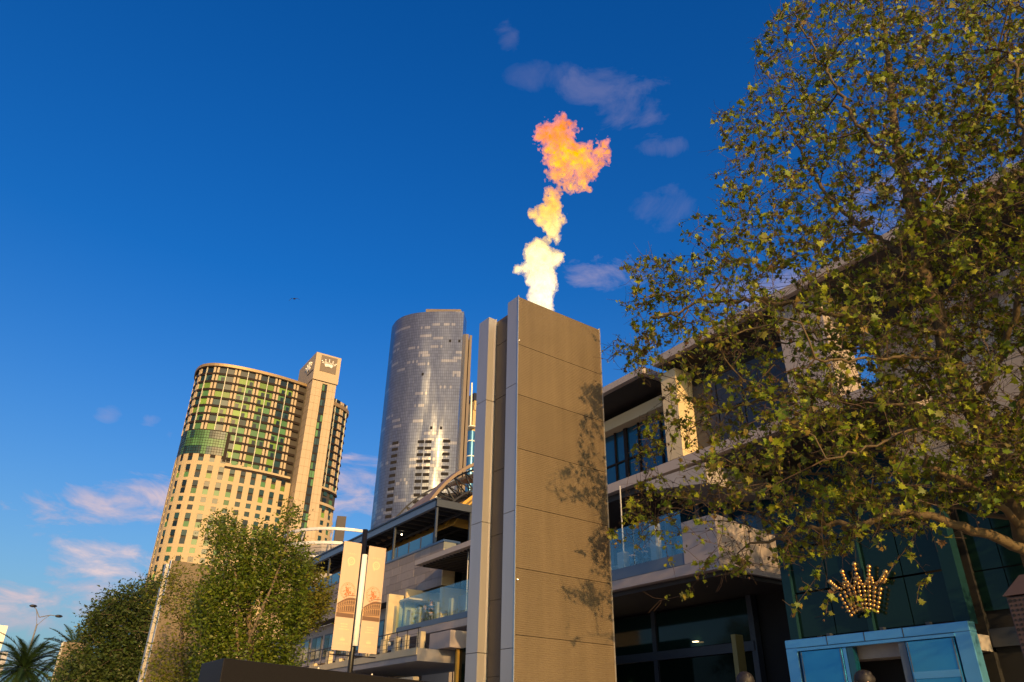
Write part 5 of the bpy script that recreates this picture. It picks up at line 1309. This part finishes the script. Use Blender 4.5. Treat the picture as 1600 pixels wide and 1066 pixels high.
# ---- palms
MT['frond'] = leaf_color_mat('palm_frond', [(.014, .032, .010), (.022, .045, .012), (.016, .036, .012), (.03, .05, .014)], .15); MT['palm_trunk'] = mat('palm_trunk', (.09, .07, .05), .9, var=.25, vscale=4)
def frond_mesh(L_, seed):
    R = random.Random(seed); m = MB(); n = 34; mid = [Vector((L_ * t, 0, L_ * (.35 * t - .62 * t * t))) for t in [i / n for i in range(n + 1)]]
    m.tube(mid, [.05 * (1 - i / n) + .01 for i in range(n + 1)], 4)
    for i in range(3, n):
        for s in (-1, 1):
            ln = L_ * .17 * math.sin(math.pi * (i / n) ** .8) + .12; a = mid[i]; d = Vector((.75, s * .8, -.12 + R.uniform(-.15, .1))).normalized()
            b = a + d * ln; w = (mid[i + 1] - mid[i - 1]) * .28; m.poly([a - w, a + w, b + w * .3])
    return m
fm = []
for k in range(3):
    o = frond_mesh(4.6, k).build('frond', MT['frond']); fm.append(o.data); bpy.data.objects.remove(o)
def palm(px, py, D, label, nf, seed):
    p = at_dist(px, py, D); R = random.Random(seed); r = thing('palm_tree', label, 'palm tree', (p.x, p.y, 0), 'date palms at the lower left')
    MB().tube([(p.x, p.y, 0), (p.x, p.y, p.z * .5), (p.x, p.y, p.z)], [.5, .42, .5], 10).build('trunk', MT['palm_trunk'], r)
    for k in range(nf):
        t = (k + .5) / nf; pitch = math.radians(75 - 120 * t ** .8); az = k * 2.39996 + R.uniform(-.2, .2)
        o = bpy.data.objects.new('frond', R.choice(fm)); COL.objects.link(o); o.parent = r; BASE[o.name] = BASE[r.name]
        s = R.uniform(.75, .98); o.matrix_local = Matrix.Translation((0, 0, p.z)) @ Matrix.Rotation(az, 4, 'Z') @ Matrix.Rotation(-pitch, 4, 'Y') @ Matrix.Rotation(R.uniform(-.4, .4), 4, 'X') @ Matrix.Scale(s, 4)
palm(36, 1046, 96, 'large dark palm with arching fronds at the lower left corner', 64, 1)
palm(112, 1026, 104, 'smaller palm beside the far bronze tower, right of the large palm', 46, 2)

# ================================================================ PEOPLE
SKIN = mat('skin', (.52, .30, .20), .55)
def skinned(name, verts, edges, radii, material, parent, M, sub=1):
    me = bpy.data.meshes.new(name); me.from_pydata([tuple(M @ Vector(v)) for v in verts], edges, [])
    o = bpy.data.objects.new(name, me); COL.objects.link(o); o.modifiers.new('s', 'SKIN'); me.skin_vertices.new() if not me.skin_vertices else None
    for i, r in enumerate(radii): me.skin_vertices[0].data[i].radius = (r, r) if not isinstance(r, tuple) else r
    me.skin_vertices[0].data[0].use_root = True; sd = o.modifiers.new('d', 'SUBSURF'); sd.levels = sub; sd.render_levels = sub
    dg = bpy.context.evaluated_depsgraph_get(); dg.update(); out = bpy.data.meshes.new_from_object(o.evaluated_get(dg)); bpy.data.objects.remove(o); out.materials.clear(); out.materials.append(material)
    out.polygons.foreach_set('use_smooth', [True] * len(out.polygons)); q = bpy.data.objects.new(name, out); COL.objects.link(q); q.parent = parent; BASE[q.name] = BASE[parent.name]; return q
def person(loc, heading, label, top, legs, hair, pose='stand', lean=0.0, arms='down', h=1.0, group=None):
    """figure facing local +Y; joints in metres for a 1.74 m adult"""
    r = thing('person', label, 'person', loc, group); M = Matrix.Rotation(-heading, 4, 'Z') @ Matrix.Scale(h, 4); J = {}
    if pose == 'stand':
        pel = Vector((0, 0, .93)); J.update(hipL=(-.09, 0, .90), hipR=(.09, 0, .90), kneeL=(-.10, .02, .50), kneeR=(.11, .05, .50), ankL=(-.11, -.03, .09), ankR=(.13, 0, .09), toeL=(-.13, .15, .035), toeR=(.16, .18, .035))
    else:
        pel = Vector((0, 0, .52)); J.update(hipL=(-.09, 0, .50), hipR=(.09, 0, .50), kneeL=(-.11, .42, .52), kneeR=(.11, .42, .52), ankL=(-.11, .40, .09), ankR=(.11, .44, .09), toeL=(-.12, .58, .035), toeR=(.12, .62, .035))
    y = lean; ch = pel + Vector((0, y * .5, .28)); sh = pel + Vector((0, y, .50)); nk = pel + Vector((0, y + .01, .57)); hd_ = nk + Vector((0, .03, .13)); 
    for s, k in ((-1, 'L'), (1, 'R')):
        J['sh' + k] = sh + Vector((s * .185, 0, -.02))
        if arms == 'down': J['el' + k] = J['sh' + k] + Vector((s * .05, -.03, -.29)); J['wr' + k] = J['el' + k] + Vector((-s * .0, .07, -.25))
        elif arms == 'front': J['el' + k] = J['sh' + k] + Vector((s * .05, .06, -.28)); J['wr' + k] = J['el' + k] + Vector((-s * .12, .20, .06))
        else: J['el' + k] = J['sh' + k] + Vector((s * .06, .08, -.26)); J['wr' + k] = J['el' + k] + Vector((-s * .08, .14, .20 if k == 'R' else .05))
    V = [pel, ch, sh, nk, hd_ - Vector((0, .0, .02)), hd_ + Vector((0, .0, .075))]; E = [(0, 1), (1, 2), (2, 3), (3, 4), (4, 5)]; Rr = [(.135, .10), (.125, .095), (.10, .075), .052, (.078, .088), (.07, .082)]
    for k in 'LR':
        i = len(V); V += [Vector(J[a + k]) for a in ('hip', 'knee', 'ank', 'toe')]; E += [(0, i), (i, i + 1), (i + 1, i + 2), (i + 2, i + 3)]; Rr += [.082, .055, .038, .032]
        i = len(V); V += [Vector(J[a + k]) for a in ('sh', 'el', 'wr')]; d = (V[-1] - V[-2]).normalized(); V.append(V[-1] + d * .07); E += [(2, i), (i, i + 1), (i + 1, i + 2), (i + 2, i + 3)]; Rr += [.052, .038, .026, .034]
    body = skinned('body', V, E, Rr, SKIN, r, M)
    hx = [Vector(v) for v in V]
    # five fingers on each hand
    fm_ = MB(); ids = [9 + 4, 17 + 4] if False else []
    base = Vector(loc)
    for k in 'LR':
        w, e_ = Vector(J['wr' + k]), Vector(J['el' + k]); d = (w - e_).normalized(); a = d.orthogonal().normalized(); pal = w + d * .08; c = d.cross(a)
        for f in range(4):
            o_ = a * (.010 * (f - 1.5) * 1.8); ln = (.062, .075, .07, .055)[f]; fm_.tube([base + M @ (pal + o_), base + M @ (pal + o_ + d * ln * .6 + c * .008), base + M @ (pal + o_ + d * ln + c * .025)], [.0095, .0085, .006], 5)
        fm_.tube([base + M @ (w + d * .03 + a * .03), base + M @ (w + d * .07 + a * .055), base + M @ (w + d * .095 + a * .055 + c * .01)], [.011, .010, .007], 5)
    fm_.build('hands', SKIN, r, smooth=True)
    fc = MB(); B = lambda v: base + M @ v
    fc.tube([B(hd_ + Vector((0, .085, .035))), B(hd_ + Vector((0, .112, .0))), B(hd_ + Vector((0, .09, -.008)))], [.008, .016, .008], 6)
    for s in (-1, 1): fc.ball(B(hd_ + Vector((s * .082, -.005, .015))), .022, 6, 5, (.5, 1, 1.3))
    fc.build('nose_and_ears', SKIN, r, smooth=True)
    ey = MB()
    for s in (-1, 1): ey.ball(B(hd_ + Vector((s * .032, .078, .035))), .011, 6, 4)
    ey.box(*(B(hd_ + Vector((-.022, .083, -.044))).x, B(hd_ + Vector((.022, .086, -.044))).x), *(B(hd_ + Vector((-.022, .080, -.044))).y, B(hd_ + Vector((.022, .088, -.044))).y), B(hd_).z - .05, B(hd_).z - .043)
    ey.build('eyes_and_mouth', MT['black'], r)
    hm = MB(); hm.ball(B(hd_ + Vector((0, -.018, .06))), .098 * h, 12, 8, (.92, 1.05, .98)); hm.ball(B(hd_ + Vector((0, -.05, .0))), .085 * h, 10, 6, (.95, .8, 1.1)); [hm.ball(B(hd_ + Vector((random.uniform(-.05, .05), -.02 + random.uniform(-.06, .04), .06 + random.uniform(-.05, .05)))), random.uniform(.034, .05), 6, 4) for _ in range(26)]; hm.build('hair', hair, r, smooth=True)
    tv = [pel + Vector((0, 0, .02)), ch, sh, nk - Vector((0, 0, .02))]; te = [(0, 1), (1, 2), (2, 3)]; tr_ = [(.158, .122), (.15, .115), (.125, .095), .066]
    for k in 'LR':
        i = len(tv); tv += [Vector(J['sh' + k]), Vector(J['el' + k]), Vector(J['el' + k]).lerp(Vector(J['wr' + k]), .92)]; te += [(2, i), (i, i + 1), (i + 1, i + 2)]; tr_ += [.068, .054, .044]
    skinned('jacket', tv, te, tr_, top, r, M)
    lv_ = [pel - Vector((0, 0, .01))]; le = []; lr = [(.15, .115)]
    for k in 'LR':
        i = len(lv_); lv_ += [Vector(J['hip' + k]), Vector(J['knee' + k]), Vector(J['ank' + k])]; le += [(0, i), (i, i + 1), (i + 1, i + 2)]; lr += [.098, .070, .056]
    skinned('trousers', lv_, le, lr, legs, r, M)
    sh_ = MB()
    for k in 'LR': a, t = Vector(J['ank' + k]), Vector(J['toe' + k]); sh_.tube([B(a + (a - t) * .35 - Vector((0, 0, .04))), B(a.lerp(t, .4) - Vector((0, 0, .02))), B(t + (t - a) * .1)], [.045, .05, .036], 8)
    sh_.build('shoes', MT['black'], r, smooth=True)
    return r
cl = lambda n, c: mat(n, c, .8, var=.1, vscale=8)
NAVY, GREY, PALE, BLK, _r = cl('navy_cloth', (.016, .026, .05)), cl('grey_cloth', (.25, .23, .26)), cl('pale_cloth', (.42, .40, .42)), cl('black_cloth', (.012, .012, .013)), cl('maroon_cloth', (.12, .02, .025))
HB, HD_, HG = mat('brown_hair', (.05, .03, .018), .7), mat('dark_hair', (.012, .009, .008), .6), mat('fair_hair', (.30, .20, .11), .7)
q = at_x(672, 968, 22.0)
person((22.0, q.y, 7.41), math.radians(205), 'man in navy jacket and grey trousers standing behind the glass balcony screen', NAVY, GREY, HB, 'stand', .02, 'front')
q = at_x(659, 975, 22.2)
person((22.2, q.y, 7.55), math.radians(95), 'person in pale top sitting beside the standing man on the balcony', PALE, GREY, HG, 'sit', .10, 'front', 1.12)
q = at_x(1018, 870, 21.6)
person((21.6, q.y, 7.27), math.radians(250), 'person in black clothes standing behind the glass above the lobby', BLK, BLK, HB, 'stand', .05, 'up')
q = at_x(1003, 880, 20.9); person((20.9, q.y, 7.40), math.radians(280), 'person in black sitting at the right balcony rail nearest the middle tower', BLK, NAVY, HD_, 'sit', .14, 'front')
q = at_x(1019, 880, 20.8); person((20.8, q.y, 7.40), math.radians(265), 'person in dark grey top sitting below the standing one on the right balcony', cl('charcoal_cloth', (.05, .05, .055)), BLK, HB, 'sit', .12, 'front')
# tables and chairs on the balconies
def cafe_table(x, y, z, label):
    r = thing('cafe_table', label, 'table', (x, y, z), 'small round cafe tables on the balconies')
    MB().tube([(x, y, z), (x, y, z + .02)], .22, 14).build('base', MT['black'], r); MB().tube([(x, y, z), (x, y, z + .72)], .03, 8).build('stem', MT['black'], r); MB().tube([(x, y, z + .72), (x, y, z + .75)], .36, 18).build('tabletop', MT['rod'], r)
def stool(x, y, z, label, s=1.0):
    r = thing('chair', label, 'chair', (x, y, z), 'balcony chairs under the seated people')
    MB().box(x - .21, x + .21, y - .21, y + .21, z + .40, z + .44).build('seat', MT['darksteel'], r)
    for a in (-.18, .18):
        for b in (-.18, .18): MB().tube([(x + a, y + b, z), (x + a, y + b, z + .4)], .014, 5).build('leg', MT['darksteel'], r)
q = at_x(659, 975, 22.2); stool(22.2, q.y, 7.42, 'dark chair under the pale clothed sitter on the left balcony')
q2 = at_x(1003, 880, 20.9); stool(20.9, q2.y, 7.27, 'dark chair under the black clothed sitter on the right balcony')
q2 = at_x(1019, 880, 20.8); stool(20.8, q2.y, 7.27, 'dark chair under the grey clothed sitter on the right balcony')
q = at_x(700, 958, 21.9); cafe_table(21.9, q.y, 7.41, 'small round cafe table right of the standing man on the left balcony')
q = at_x(970, 890, 21.0); cafe_table(21.0, q.y, 7.27, 'small round cafe table on the right balcony beside the middle tower')
q = at_dist(1165, 1056, 9.0); person((q.x, q.y, q.z - 1.74), math.radians(20), 'person with dark hair whose head just shows below the dark lobby', BLK, BLK, HD_)
q = at_dist(1352, 1054, 9.0); person((q.x, q.y, q.z - 1.74), math.radians(-60), 'person with dark hair whose head just shows before the blue portal', NAVY, BLK, HD_)
